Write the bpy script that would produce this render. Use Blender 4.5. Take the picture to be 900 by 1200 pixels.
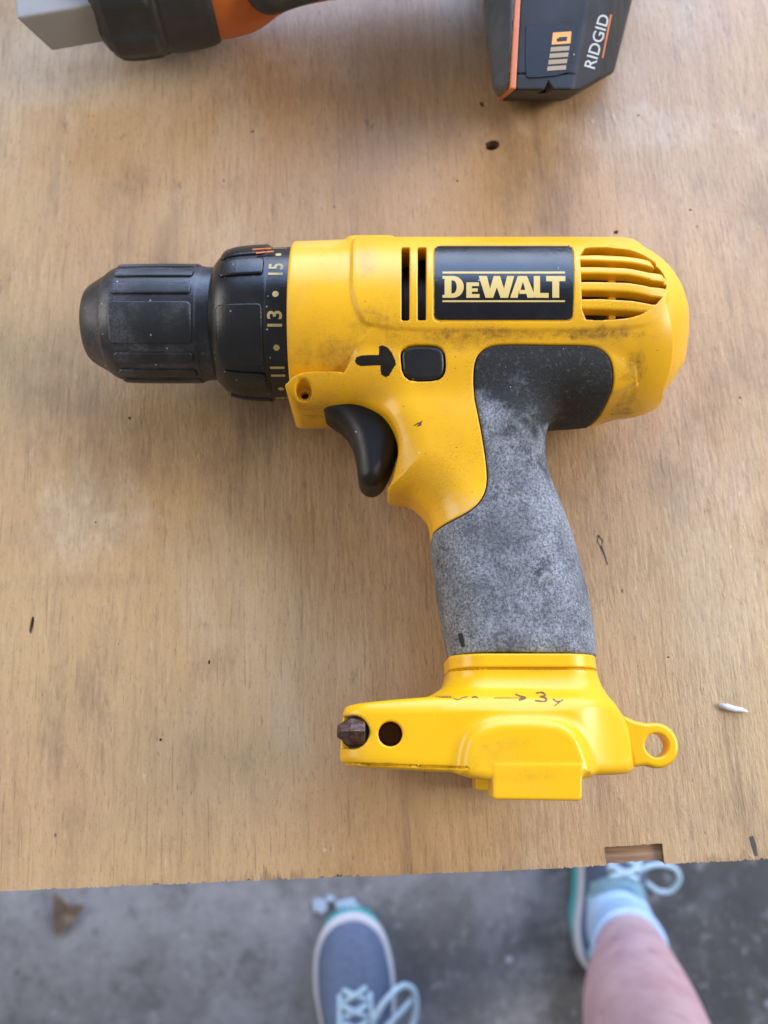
import bpy, bmesh, math, random
import numpy as np
from mathutils import Vector, Matrix, Euler

random.seed(7)
rng = np.random.default_rng(7)
for o in list(bpy.data.objects):
    bpy.data.objects.remove(o)

SC = bpy.context.scene
COL = SC.collection
MM = 0.001

# ------------------------------------------------------------------ camera
CAM_H = 320.0            # mm above the bench top
FPX = 1050.0             # focal length in photo pixels (900 x 1200)
TILT = math.atan(270.0 / FPX)   # the phone looks a little forward of straight down
cam_d = bpy.data.cameras.new("camera")
cam = bpy.data.objects.new("camera", cam_d)
COL.objects.link(cam)
cam.location = (0, 0, CAM_H * MM)
cam.rotation_euler = (TILT, 0, 0)
cam_d.sensor_fit = 'VERTICAL'
cam_d.sensor_height = 36.0
cam_d.sensor_width = 27.0
cam_d.lens = 36.0 * FPX / 1200.0
cam_d.clip_start = 0.01
cam_d.clip_end = 60
cam_d.dof.use_dof = True
cam_d.dof.focus_distance = 0.278
cam_d.dof.aperture_fstop = 10.5
SC.camera = cam

# ------------------------------------------------------------------ light
world = bpy.data.worlds.new("World")
SC.world = world
world.use_nodes = True
bg = world.node_tree.nodes["Background"]
bg.inputs[0].default_value = (0.93, 0.95, 1.0, 1)
bg.inputs[1].default_value = 0.30


def area(name, loc, target, sx, sy, power, color):
    l = bpy.data.lights.new(name, 'AREA')
    l.shape = 'RECTANGLE'
    l.size, l.size_y = sx, sy
    l.energy = power
    l.color = color
    o = bpy.data.objects.new(name, l)
    COL.objects.link(o)
    o.location = loc
    d = Vector(target) - Vector(loc)
    o.rotation_euler = d.to_track_quat('-Z', 'Y').to_euler()
    return o


# a wide open door beyond the far side of the bench: blue sky above, paler hazy sky below;
# a smaller opening to the right
area("door_sky_light", (0.9, 2.5, 2.0), (0.05, 0.1, 0.0), 4.4, 1.5, 135, (0.38, 0.58, 1.0))
area("door_ground_light", (0.9, 2.5, 0.75), (0.05, 0.1, 0.0), 4.4, 0.9, 84, (0.62, 0.74, 1.0))
area("side_daylight", (2.1, 0.25, 1.35), (0.05, 0.05, 0.0), 1.0, 0.9, 52, (1.0, 0.95, 0.88))
area("left_fill", (-2.6, 0.5, 1.4), (0.0, 0.05, 0.0), 2.2, 1.6, 50, (1.0, 0.93, 0.84))  # fill lamp added to lift the left side, not a known opening
SC.view_settings.view_transform = 'Standard'
SC.view_settings.look = 'None'
SC.view_settings.exposure = 0.13
SC.view_settings.gamma = 1.0
SC.render.engine = 'CYCLES'
SC.cycles.max_bounces = 6


# ------------------------------------------------------------------ helpers
CT, ST = math.cos(TILT), math.sin(TILT)


def W(px, py, z):
    """the point at height z (mm) on the line of sight of a photo pixel"""
    a, b = (px - 450.0) / FPX, (600.0 - py) / FPX
    dy, dz = b * CT + ST, b * ST - CT
    t = (CAM_H - z) / -dz
    return (a * t, dy * t)


def depth(y, z):
    return y * ST + (CAM_H - z) * CT


def XA(px, y, z):
    """x of the line of sight of column px where it passes height z at y"""
    return (px - 450.0) / FPX * depth(y, z)


def tangent(py0, py1, zc):
    """centre and radius of a bar along x whose outline shows between two rows"""
    p0, p1 = (TILT + math.atan((600.0 - p) / FPX) for p in (py0, py1))
    c, h = (p0 + p1) / 2, (p0 - p1) / 2
    y = (CAM_H - zc) * math.tan(c)
    return y, (CAM_H - zc) / math.cos(c) * math.sin(h)


def box(px0, py0, px1, py1, z0, z1, m=2.0):
    P = np.array([(*W(a, b, c), c) for a in (px0, px1) for b in (py0, py1) for c in (z0, z1)])
    return P.min(0) - m, P.max(0) + m


def WP(pts, z):
    return np.array([W(p[0], p[1], z) for p in pts], float)


def chaikin(pts, n=3):
    p = np.array(pts, float)
    for _ in range(n):
        q = np.roll(p, -1, axis=0)
        p = np.stack([0.75 * p + 0.25 * q, 0.25 * p + 0.75 * q], 1).reshape(-1, 2)
    return p


def spline(pts, n=6, closed=True):
    """Catmull-Rom through the points."""
    P = np.array(pts, float)
    N = len(P)
    out = []
    for i in range(N if closed else N - 1):
        if closed:
            p0, p1, p2, p3 = P[(i - 1) % N], P[i], P[(i + 1) % N], P[(i + 2) % N]
        else:
            p0, p1, p2, p3 = P[max(i - 1, 0)], P[i], P[i + 1], P[min(i + 2, N - 1)]
        for t in np.arange(n) / n:
            out.append(0.5 * ((2 * p1) + (-p0 + p2) * t + (2 * p0 - 5 * p1 + 4 * p2 - p3) * t * t + (-p0 + 3 * p1 - 3 * p2 + p3) * t ** 3))
    if not closed:
        out.append(P[-1])
    return np.array(out)


def poly_sdf(P, x, y):
    x = np.asarray(x, np.float32)
    y = np.asarray(y, np.float32)
    d = np.full(np.broadcast(x, y).shape, 1e12, np.float32)
    s = np.ones(d.shape, np.float32)
    n = len(P)
    for i in range(n):
        ax, ay = P[i]
        bx, by = P[i - 1]
        ex, ey = bx - ax, by - ay
        L = ex * ex + ey * ey
        if L < 1e-12:
            continue
        wx, wy = x - ax, y - ay
        t = np.clip((wx * ex + wy * ey) / L, 0, 1)
        qx, qy = wx - ex * t, wy - ey * t
        d = np.minimum(d, qx * qx + qy * qy)
        c1 = y >= ay
        c2 = y < by
        c3 = ex * wy > ey * wx
        flip = (c1 & c2 & c3) | (~c1 & ~c2 & ~c3)
        s = np.where(flip, -s, s)
    return s * np.sqrt(d)


class Poly:
    """signed distance to a polygon, baked to a fine grid and read back bilinearly"""

    def __init__(self, pts, step=0.3, margin=14.0):
        P = np.array(pts, float)
        self.lo = P.min(0) - margin
        self.hi = P.max(0) + margin
        self.step = step
        nx, ny = (np.ceil((self.hi - self.lo) / step).astype(int) + 1)
        gx = self.lo[0] + np.arange(nx) * step
        gy = self.lo[1] + np.arange(ny) * step
        self.g = poly_sdf(P, gx[:, None], gy[None, :])
        self.n = (nx, ny)

    def __call__(self, x, y):
        u = (np.asarray(x) - self.lo[0]) / self.step
        v = (np.asarray(y) - self.lo[1]) / self.step
        uc = np.clip(u, 0, self.n[0] - 1.001)
        vc = np.clip(v, 0, self.n[1] - 1.001)
        ex = np.hypot(u - uc, v - vc) * self.step
        i = uc.astype(np.int32)
        j = vc.astype(np.int32)
        i, j = np.broadcast_arrays(i, j)
        fu, fv = uc - i, vc - j
        g = self.g
        r = (g[i, j] * (1 - fu) * (1 - fv) + g[i + 1, j] * fu * (1 - fv) + g[i, j + 1] * (1 - fu) * fv + g[i + 1, j + 1] * fu * fv)
        return (r + ex).astype(np.float32)


def smin(a, b, k):
    h = np.clip(0.5 + 0.5 * (b - a) / k, 0, 1)
    return b + (a - b) * h - k * h * (1 - h)


def smax(a, b, k):
    return -smin(-a, -b, k)


def rext(d2, dz, r):
    a, b = d2 + r, dz + r
    return np.minimum(np.maximum(a, b), 0) + np.hypot(np.maximum(a, 0), np.maximum(b, 0)) - r


def sstep(a, b, x):
    t = np.clip((x - a) / (b - a), 0, 1)
    return t * t * (3 - 2 * t)


def capsule(x, y, z, a, b, r):
    a = np.array(a, float)
    b = np.array(b, float)
    e = b - a
    L = (e * e).sum()
    t = np.clip(((x - a[0]) * e[0] + (y - a[1]) * e[1] + (z - a[2]) * e[2]) / L, 0, 1)
    return np.sqrt((x - a[0] - e[0] * t) ** 2 + (y - a[1] - e[1] * t) ** 2 + (z - a[2] - e[2] * t) ** 2) - r


def surface_nets(f, lo, hi, h):
    lo = np.array(lo, float)
    n = np.ceil((np.array(hi, float) - lo) / h).astype(int) + 1
    X = (lo[0] + np.arange(n[0]) * h).astype(np.float32)[:, None, None]
    Y = (lo[1] + np.arange(n[1]) * h).astype(np.float32)[None, :, None]
    Z = (lo[2] + np.arange(n[2]) * h).astype(np.float32)[None, None, :]
    V = np.broadcast_to(f(X, Y, Z), tuple(n)).astype(np.float32)
    ins = V < 0
    cnt = np.zeros(tuple(n - 1), np.int8)
    for dx in (0, 1):
        for dy in (0, 1):
            for dz in (0, 1):
                cnt += ins[dx:n[0] - 1 + dx, dy:n[1] - 1 + dy, dz:n[2] - 1 + dz]
    ci, cj, ck = np.nonzero((cnt > 0) & (cnt < 8))
    idx = np.full(tuple(n - 1), -1, np.int32)
    idx[ci, cj, ck] = np.arange(len(ci))
    acc = np.zeros((len(ci), 3))
    num = np.zeros(len(ci))
    corners = [(a, b, c) for a in (0, 1) for b in (0, 1) for c in (0, 1)]
    vals = {c: V[ci + c[0], cj + c[1], ck + c[2]] for c in corners}
    for c in corners:
        for ax in range(3):
            if c[ax] == 0:
                d = list(c)
                d[ax] = 1
                a, b = vals[c], vals[tuple(d)]
                m = (a < 0) != (b < 0)
                t = np.where(m, a / np.where(m, a - b, 1), 0)
                for q in range(3):
                    acc[:, q] += np.where(m, c[q] + (t if q == ax else 0), 0)
                num += m
    v = (acc / num[:, None] + np.stack([ci, cj, ck], 1)) * h + lo
    faces = []
    for ax in range(3):
        A = np.moveaxis(ins, ax, 0)
        I = np.moveaxis(idx, ax, 0)
        p, q = A[:-1, 1:-1, 1:-1], A[1:, 1:-1, 1:-1]
        a, b, c = np.nonzero(p != q)
        s = p[a, b, c]
        v00, v10, v11, v01 = I[a, b, c], I[a, b + 1, c], I[a, b + 1, c + 1], I[a, b, c + 1]
        fw = np.stack([v00, v10, v11, v01], 1)
        if ax == 1:
            s = ~s
        faces.append(np.where(s[:, None], fw, fw[:, ::-1]))
    F = np.concatenate(faces)
    F = F[(F >= 0).all(1)]
    return v, F


def grad(f, v, e):
    x, y, z = v[:, 0], v[:, 1], v[:, 2]
    g = np.stack([f(x + e, y, z) - f(x - e, y, z), f(x, y + e, z) - f(x, y - e, z), f(x, y, z + e) - f(x, y, z - e)], 1) / (2 * e)
    return g


ORIGIN = {}


def link(name, me, mat=None, parent=None, origin=(0, 0, 0)):
    o = bpy.data.objects.new(name, me)
    COL.objects.link(o)
    if mat is not None and me is not None and not me.materials:
        me.materials.append(mat)
    og = np.array(origin, float)
    po = ORIGIN[parent.name] if parent is not None else np.zeros(3)
    o.location = Vector((og - po) * MM)
    ORIGIN[o.name] = og
    if parent is not None:
        o.parent = parent
    return o


def thing(name, label, cat, origin=(0, 0, 0), group=None):
    o = link(name, None, origin=origin)
    o.empty_display_size = 0.02
    return tag(o, label, cat, group)


def tag(o, label, cat, group=None):
    o["label"] = label
    o["category"] = cat
    if group:
        o["group"] = group
    return o


def make_mesh(name, v, F, origin=(0, 0, 0), smooth=True, normals=None):
    me = bpy.data.meshes.new(name)
    vv = (np.asarray(v, float) - np.array(origin, float)) * MM
    if isinstance(F, np.ndarray) and F.ndim == 2:
        k = F.shape[1]
        me.vertices.add(len(vv))
        me.vertices.foreach_set("co", vv.astype(np.float32).ravel())
        me.loops.add(F.size)
        me.loops.foreach_set("vertex_index", F.astype(np.int32).ravel())
        me.polygons.add(len(F))
        me.polygons.foreach_set("loop_start", (np.arange(len(F)) * k).astype(np.int32))
        me.polygons.foreach_set("loop_total", np.full(len(F), k, np.int32))
        me.update(calc_edges=True)
    else:
        me.from_pydata([tuple(p) for p in vv], [], [tuple(int(i) for i in q) for q in F])
        me.update()
    me.polygons.foreach_set("use_smooth", np.full(len(me.polygons), smooth, bool))
    if normals is not None:
        me.normals_split_custom_set_from_vertices([tuple(q) for q in normals])
    return me


def sdf_obj(name, f, lo, hi, h, mat, parent=None, origin=(0, 0, 0), normals=True):
    v, F = surface_nets(f, lo, hi, h)
    for _ in range(2):
        g = grad(f, v, 0.15 * h)
        L2 = np.maximum((g * g).sum(1), 0.2)
        st = (f(v[:, 0], v[:, 1], v[:, 2]) / L2)[:, None] * g
        v = v - np.clip(st, -0.4 * h, 0.4 * h)
    nr = None
    if normals:
        g = grad(f, v, 0.45 * h)
        nr = g / np.maximum(np.linalg.norm(g, axis=1, keepdims=True), 1e-6)
    me = make_mesh(name, v, F, origin, True, nr)
    return link(name, me, mat, parent, origin)


def trace(f, px, py, zstart=85.0):
    """where the line of sight through a photo pixel meets the surface f"""
    px = np.asarray(px, float)
    py = np.asarray(py, float)
    a, b = (px - 450) / FPX, (600 - py) / FPX
    d = np.stack([a, b * CT + ST, b * ST - CT], 1)
    d /= np.linalg.norm(d, axis=1, keepdims=True)
    t = (CAM_H - zstart) / -d[:, 2]
    for _ in range(140):
        p = d * t[:, None] + np.array([0, 0, CAM_H])
        s = f(p[:, 0], p[:, 1], p[:, 2])
        t = t + np.clip(s, -3, 6) * 0.7
    p = d * t[:, None] + np.array([0, 0, CAM_H])
    return p


def sub_polys(polys, step):
    """triangulate 2-D outlines and cut them on a grid so they can be bent over a surface"""
    bm = bmesh.new()
    for P in polys:
        vs = [bm.verts.new((p[0], p[1], 0)) for p in P]
        bm.faces.new(vs)
    bm.normal_update()
    bmesh.ops.triangulate(bm, faces=bm.faces[:])
    cut_bm(bm, step)
    return bm


def cut_bm(bm, step):
    bm.verts.ensure_lookup_table()
    co = np.array([v.co[:2] for v in bm.verts])
    for ax in (0, 1):
        a, b = co[:, ax].min(), co[:, ax].max()
        for c in np.arange(math.floor(a / step) * step + step, b, step):
            no = (1, 0, 0) if ax == 0 else (0, 1, 0)
            pc = (c, 0, 0) if ax == 0 else (0, c, 0)
            bmesh.ops.bisect_plane(bm, geom=bm.verts[:] + bm.edges[:] + bm.faces[:], dist=1e-4, plane_co=pc, plane_no=no)
    bmesh.ops.remove_doubles(bm, verts=bm.verts[:], dist=1e-3)


def decal(name, bm, f, mat, parent, out=0.15, skirt=0.35, origin=(0, 0, 0), smooth=True):
    """bend a flat outline (photo pixels) onto surface f, standing `out` mm proud, with side walls"""
    bm.normal_update()
    for fc in bm.faces:
        if fc.normal.z > 0:
            fc.normal_flip()
    bm.verts.index_update()
    q = np.array([v.co[:2] for v in bm.verts])
    p = trace(f, q[:, 0], q[:, 1])
    g = grad(f, p, 0.4)
    n = g / np.linalg.norm(g, axis=1, keepdims=True)
    top = p + n * out
    low = p - n * skirt
    N = len(q)
    F = [tuple(v.index for v in fc.verts) for fc in bm.faces]
    for e in bm.edges:
        if len(e.link_faces) == 1:
            fc = e.link_faces[0]
            ids = [v.index for v in fc.verts]
            a, b = e.verts[0].index, e.verts[1].index
            if ids[(ids.index(a) + 1) % len(ids)] != b:
                a, b = b, a
            F.append((b, a, a + N, b + N))
    bm.free()
    me = make_mesh(name, np.concatenate([top, low]), F, origin, False)
    return link(name, me, mat, parent, origin)


def font_polys(text, size, offset=0.0):
    cu = bpy.data.curves.new("lettering_source", 'FONT')
    cu.body = text
    cu.size = size
    cu.offset = offset
    cu.align_x = 'CENTER'
    cu.align_y = 'CENTER'
    cu.resolution_u = 4
    o = bpy.data.objects.new("lettering_source", cu)
    COL.objects.link(o)
    dg = bpy.context.evaluated_depsgraph_get()
    me = bpy.data.meshes.new_from_object(o.evaluated_get(dg))
    bm = bmesh.new()
    bm.from_mesh(me)
    bpy.data.objects.remove(o)
    bpy.data.meshes.remove(me)
    bpy.data.curves.remove(cu)
    bmesh.ops.remove_doubles(bm, verts=bm.verts[:], dist=1e-5)
    return bm


def stroke(pts, w):
    """outline of a pen stroke with slightly uneven width"""
    P = np.array(pts, float)
    d = np.gradient(P, axis=0)
    d /= np.maximum(np.linalg.norm(d, axis=1, keepdims=True), 1e-6)
    nn = np.stack([-d[:, 1], d[:, 0]], 1)
    ww = (np.array(w) if np.ndim(w) else np.full(len(P), w)) * (1 + 0.15 * rng.standard_normal(len(P)))
    return np.concatenate([P + nn * ww[:, None] / 2, (P - nn * ww[:, None] / 2)[::-1]])


def tube(pts, r, seg=8, closed=False, flat=1.0):
    P = np.array(pts, float)
    n = len(P)
    R = np.full(n, r) if np.ndim(r) == 0 else np.array(r)
    v, F = [], []
    up = np.array([0, 0, 1.0])
    for i in range(n):
        t = P[(i + 1) % n] - P[i - 1] if closed else P[min(i + 1, n - 1)] - P[max(i - 1, 0)]
        t = t / max(np.linalg.norm(t), 1e-9)
        a = np.cross(t, up)
        if np.linalg.norm(a) < 1e-3:
            a = np.cross(t, np.array([0, 1.0, 0]))
        a /= np.linalg.norm(a)
        b = np.cross(a, t)
        for k in range(seg):
            th = 2 * math.pi * k / seg
            v.append(P[i] + R[i] * (math.cos(th) * a + flat * math.sin(th) * b))
    for i in range(n if closed else n - 1):
        j = (i + 1) % n
        for k in range(seg):
            l = (k + 1) % seg
            F.append((i * seg + k, j * seg + k, j * seg + l, i * seg + l))
    if not closed:
        F.append(tuple(range(seg)))
        F.append(tuple(range((n - 1) * seg, n * seg))[::-1])
    return np.array(v), F


def join_vf(parts):
    V, F, k = [], [], 0
    for v, f in parts:
        V.append(v)
        F += [tuple(i + k for i in q) for q in f]
        k += len(v)
    return np.concatenate(V), F


FLOOR = -870.0


# ------------------------------------------------------------------ materials
class NT:
    def __init__(self, name):
        self.m = bpy.data.materials.new(name)
        self.m.use_nodes = True
        self.t = self.m.node_tree
        self.b = self.t.nodes["Principled BSDF"]
        self.co = self.t.nodes.new("ShaderNodeTexCoord").outputs["Object"]

    def node(self, typ, **kw):
        n = self.t.nodes.new(typ)
        for k, v in kw.items():
            setattr(n, k, v)
        return n

    def put(self, sock, val):
        if hasattr(val, "is_output") or isinstance(val, bpy.types.NodeSocket):
            self.t.links.new(val, sock)
        else:
            if isinstance(val, (tuple, list)) and len(val) == 3 and sock.type == 'RGBA':
                val = (*val, 1)
            sock.default_value = val

    def mapping(self, scale=(1, 1, 1), rot=(0, 0, 0), loc=(0, 0, 0), src=None):
        n = self.node("ShaderNodeMapping")
        self.put(n.inputs[0], src or self.co)
        n.inputs["Scale"].default_value = scale
        n.inputs["Rotation"].default_value = rot
        n.inputs["Location"].default_value = loc
        return n.outputs[0]

    def noise(self, scale, detail=3, rough=0.5, vec=None, dist=0.0, seed=None):
        n = self.node("ShaderNodeTexNoise")
        if seed is not None:
            n.noise_dimensions = '4D'
            n.inputs["W"].default_value = seed
        self.put(n.inputs["Vector"], vec or self.co)
        n.inputs["Scale"].default_value = scale
        n.inputs["Detail"].default_value = detail
        n.inputs["Roughness"].default_value = rough
        n.inputs["Distortion"].default_value = dist
        return n.outputs["Fac"]

    def ramp(self, fac, a, b, lo=0.0, hi=1.0):
        n = self.node("ShaderNodeMapRange")
        n.interpolation_type = 'SMOOTHSTEP'
        self.put(n.inputs["Value"], fac)
        n.inputs["From Min"].default_value = a
        n.inputs["From Max"].default_value = b
        n.inputs["To Min"].default_value = lo
        n.inputs["To Max"].default_value = hi
        return n.outputs[0]

    def math(self, op, a, b=0.0):
        n = self.node("ShaderNodeMath", operation=op)
        self.put(n.inputs[0], a)
        self.put(n.inputs[1], b)
        return n.outputs[0]

    def mix(self, fac, a, b, mode='MIX'):
        n = self.node("ShaderNodeMix", data_type='RGBA', blend_type=mode)
        self.put(n.inputs[0], fac)
        self.put(n.inputs[6], a)
        self.put(n.inputs[7], b)
        return n.outputs[2]

    def bump(self, h, strength=0.3, dist=0.0005, normal=None):
        n = self.node("ShaderNodeBump")
        n.inputs["Strength"].default_value = strength
        n.inputs["Distance"].default_value = dist
        self.put(n.inputs["Height"], h)
        if normal is not None:
            self.put(n.inputs["Normal"], normal)
        return n.outputs[0]

    def dots(self, scale, size, vec=None, keep=0.5):
        """sparse specks: 1 inside a speck"""
        n = self.node("ShaderNodeTexVoronoi")
        self.put(n.inputs["Vector"], vec or self.co)
        n.inputs["Scale"].default_value = scale
        spot = self.ramp(n.outputs["Distance"], size, size * 0.5)
        sep = self.node("ShaderNodeSeparateColor")
        self.put(sep.inputs[0], n.outputs["Color"])
        k = self.math('GREATER_THAN', sep.outputs[0], 1 - keep)
        return self.math('MULTIPLY', spot, k)

    def xyz(self, src=None):
        n = self.node("ShaderNodeSeparateXYZ")
        self.put(n.inputs[0], src or self.co)
        return n.outputs

    def out(self, color=None, rough=None, normal=None, metal=None, spec=None, **kw):
        for k, v in (("Base Color", color), ("Roughness", rough), ("Normal", normal), ("Metallic", metal), ("Specular IOR Level", spec)):
            if v is not None:
                self.put(self.b.inputs[k], v)
        for k, v in kw.items():
            self.put(self.b.inputs[k], v)
        return self.m


def mat_yellow(dirt=1.0, name="yellow_plastic", ca=(0.80, 0.420, 0.008), cb=(0.75, 0.385, 0.009)):
    n = NT(name)
    base = n.mix(n.ramp(n.noise(30, 2), 0.35, 0.65), ca, cb)
    big = n.ramp(n.noise(38, 4, 0.6, seed=3), 0.42, 0.66)
    fine = n.ramp(n.noise(2100, 3, 0.75), 0.46, 0.72)
    d = n.math('MULTIPLY', n.math('MULTIPLY', big, fine), 0.48 * dirt)
    c = n.mix(d, base, (0.11, 0.060, 0.018))
    haze = n.ramp(n.noise(60, 5, 0.65, seed=9), 0.50, 0.75, 0, 0.36 * dirt)
    c = n.mix(haze, c, (0.46, 0.27, 0.07))
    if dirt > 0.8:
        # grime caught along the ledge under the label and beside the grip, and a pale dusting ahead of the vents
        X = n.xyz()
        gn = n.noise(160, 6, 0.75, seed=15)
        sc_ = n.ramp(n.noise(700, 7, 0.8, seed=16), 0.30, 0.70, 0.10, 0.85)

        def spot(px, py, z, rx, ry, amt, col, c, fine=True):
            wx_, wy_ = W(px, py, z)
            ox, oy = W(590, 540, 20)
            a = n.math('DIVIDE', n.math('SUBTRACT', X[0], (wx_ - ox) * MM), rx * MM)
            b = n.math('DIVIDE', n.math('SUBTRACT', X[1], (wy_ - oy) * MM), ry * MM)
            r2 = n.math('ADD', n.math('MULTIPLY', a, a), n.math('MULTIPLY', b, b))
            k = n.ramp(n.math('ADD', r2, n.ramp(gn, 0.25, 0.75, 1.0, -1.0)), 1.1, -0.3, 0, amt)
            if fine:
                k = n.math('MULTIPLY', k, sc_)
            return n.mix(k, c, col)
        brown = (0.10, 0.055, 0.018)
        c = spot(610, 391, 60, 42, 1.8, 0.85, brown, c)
        c = spot(440, 380, 60, 10, 5, 0.6, brown, c)
        c = spot(380, 415, 58, 14, 6, 0.55, brown, c)
        c = spot(430, 318, 58, 3.2, 6, 0.7, (0.20, 0.15, 0.10), c)
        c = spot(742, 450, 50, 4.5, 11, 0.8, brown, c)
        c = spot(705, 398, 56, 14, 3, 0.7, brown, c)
        c = spot(367, 480, 45, 9, 3.5, 0.65, brown, c)
        c = spot(540, 400, 58, 10, 4, 0.5, brown, c)
        c = spot(545, 590, 52, 7, 5, 0.5, (0.62, 0.50, 0.33), c)
        c = spot(372, 300, 46, 10, 6, 0.35, (0.72, 0.60, 0.38), c)
    else:
        X = n.xyz()
        gn = n.noise(260, 6, 0.75, seed=15)
        sc_ = n.ramp(n.noise(600, 7, 0.8, seed=16), 0.35, 0.70, 0.0, 0.55)
        for px, py, rx, ry, amt in ((574, 880, 3.2, 3.6, 0.55), (600, 872, 5, 2.6, 0.35), (690, 903, 1.6, 1.2, 0.8), (556, 893, 1.8, 2.0, 0.5), (640, 800, 8, 1.6, 0.25), (630, 905, 7, 2.2, 0.35), (640, 783, 6, 0.7, 0.6)):
            wx_, wy_ = W(px, py, 60)
            ox, oy = W(590, 540, 20)
            a = n.math('DIVIDE', n.math('SUBTRACT', X[0], (wx_ - ox) * MM), rx * MM)
            b = n.math('DIVIDE', n.math('SUBTRACT', X[1], (wy_ - oy) * MM), ry * MM)
            r2 = n.math('ADD', n.math('MULTIPLY', a, a), n.math('MULTIPLY', b, b))
            k = n.math('MULTIPLY', n.ramp(n.math('ADD', r2, n.ramp(gn, 0.25, 0.75, 0.75, -0.75)), 1.0, 0.1, 0, amt), sc_)
            c = n.mix(k, c, (0.22, 0.11, 0.02))
    sp = n.dots(420, 0.11, keep=0.16)
    c = n.mix(n.math('MULTIPLY', sp, 0.8 * dirt), c, (0.07, 0.035, 0.012))
    wh = n.dots(260, 0.10, vec=n.mapping(loc=(.3, .1, .2)), keep=0.07)
    c = n.mix(n.math('MULTIPLY', wh, 0.6 * dirt), c, (0.75, 0.70, 0.55))
    r = n.ramp(n.noise(70, 4, seed=5), 0.3, 0.75, 0.24 + 0.05 * dirt, 0.34 + 0.10 * dirt)
    bm_ = n.bump(n.noise(2200, 2), 0.10, 0.0002, n.bump(n.noise(90, 2), 0.10, 0.0006))
    return n.out(c, r, bm_, spec=0.45)


def mat_black(name, base=(0.018, 0.019, 0.021), dust=(0.16, 0.17, 0.19), amt=0.3, rough=(0.32, 0.5), speck=0.1, spec=0.5):
    n = NT(name)
    w = n.math('MULTIPLY', n.ramp(n.noise(60, 5, 0.65), 0.42, 0.75), amt)
    fine = n.ramp(n.noise(1300, 2, 0.6), 0.4, 0.7, 0.4, 1.0)
    c = n.mix(n.math('MULTIPLY', w, fine), base, dust)
    sp = n.dots(430, 0.17, keep=speck)
    c = n.mix(n.math('MULTIPLY', sp, n.ramp(n.noise(45, 2, seed=2), 0.38, 0.52)), c, (0.42, 0.43, 0.44))
    r = n.ramp(n.noise(90, 4, seed=4), 0.3, 0.7, rough[0], rough[1])
    b = n.bump(n.noise(1500, 3), 0.18, 0.0003)
    return n.out(c, r, b, spec=spec)


_g = lambda px, py: ((W(px, py, 52)[1] - W(590, 540, 20)[1]) + 0.55 * (W(px, py, 52)[0] - W(590, 540, 20)[0])) * MM
GRIP_DARK = 0.5 * (_g(572, 455) + _g(690, 490))
GRIP_PALE = 0.5 * (_g(590, 520) + _g(625, 510))


def mat_grip():
    n = NT("worn_grey_rubber")
    X = n.xyz()
    # the overmould is worn pale where the palm rubs and stays dark round the top
    wearline = n.math('ADD', X[1], n.math('MULTIPLY', X[0], 0.55))
    mask = n.ramp(n.math('ADD', wearline, n.ramp(n.noise(70, 4, 0.6), 0.2, 0.8, -0.018, 0.018)), GRIP_DARK, GRIP_PALE)
    cloud = n.ramp(n.noise(75, 5, 0.68, seed=2), 0.28, 0.72, 0.0, 1.0)
    grain = n.ramp(n.noise(1250, 5, 0.85, seed=4), 0.40, 0.60, 0.0, 1.0)
    pale = n.mix(cloud, (0.115, 0.120, 0.130), (0.36, 0.37, 0.395))
    pale = n.mix(n.math('MULTIPLY', grain, 0.80), pale, (0.030, 0.032, 0.037))
    blot = n.ramp(n.noise(105, 7, 0.85, seed=8), 0.53, 0.66, 0, 0.9)
    pale = n.mix(blot, pale, (0.035, 0.037, 0.042))
    sc = n.noise(120, 4, 0.6, vec=n.mapping((4.5, 0.6, 1), rot=(0, 0, 0.15)), seed=6)
    pale = n.mix(n.ramp(sc, 0.66, 0.72, 0, 0.5), pale, (0.03, 0.03, 0.035))
    dark = n.mix(n.math('MULTIPLY', n.ramp(n.noise(700, 3, 0.7, seed=12), 0.5, 0.75), 0.55), (0.017, 0.017, 0.017), (0.11, 0.11, 0.11))
    c = n.mix(mask, dark, pale)
    sp = n.dots(600, 0.14, keep=0.06)
    c = n.mix(n.math('MULTIPLY', sp, 0.7), c, (0.4, 0.41, 0.42))
    b = n.bump(n.noise(1400, 3, 0.7), 0.55, 0.0005)
    return n.out(c, n.ramp(grain, 0, 1, 0.62, 0.8), b, spec=0.35)


def mat_plain(name, col, rough=0.5, metal=0.0, var=0.12, bump=0.1, scale=300):
    n = NT(name)
    d = tuple(c * (1 - var) for c in col)
    l = tuple(min(1, c * (1 + var)) for c in col)
    c = n.mix(n.noise(scale * 0.3, 4, 0.6), d, l)
    b = n.bump(n.noise(scale * 4, 3), bump, 0.0003)
    return n.out(c, n.ramp(n.noise(scale * 0.4, 3, seed=3), 0.3, 0.7, max(rough - .06, 0.03), rough + .06), b, metal=metal)


e0, e1 = np.array(W(0, 1045, 0)), np.array(W(900, 1008, 0))
TA = math.atan2(e1[1] - e0[1], e1[0] - e0[0])


def to_bench(px, py, z=0.0):
    p = np.array(W(px, py, z)) - e0
    c, s = math.cos(-TA), math.sin(-TA)
    return np.array([c * p[0] - s * p[1], s * p[0] + c * p[1]])


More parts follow.
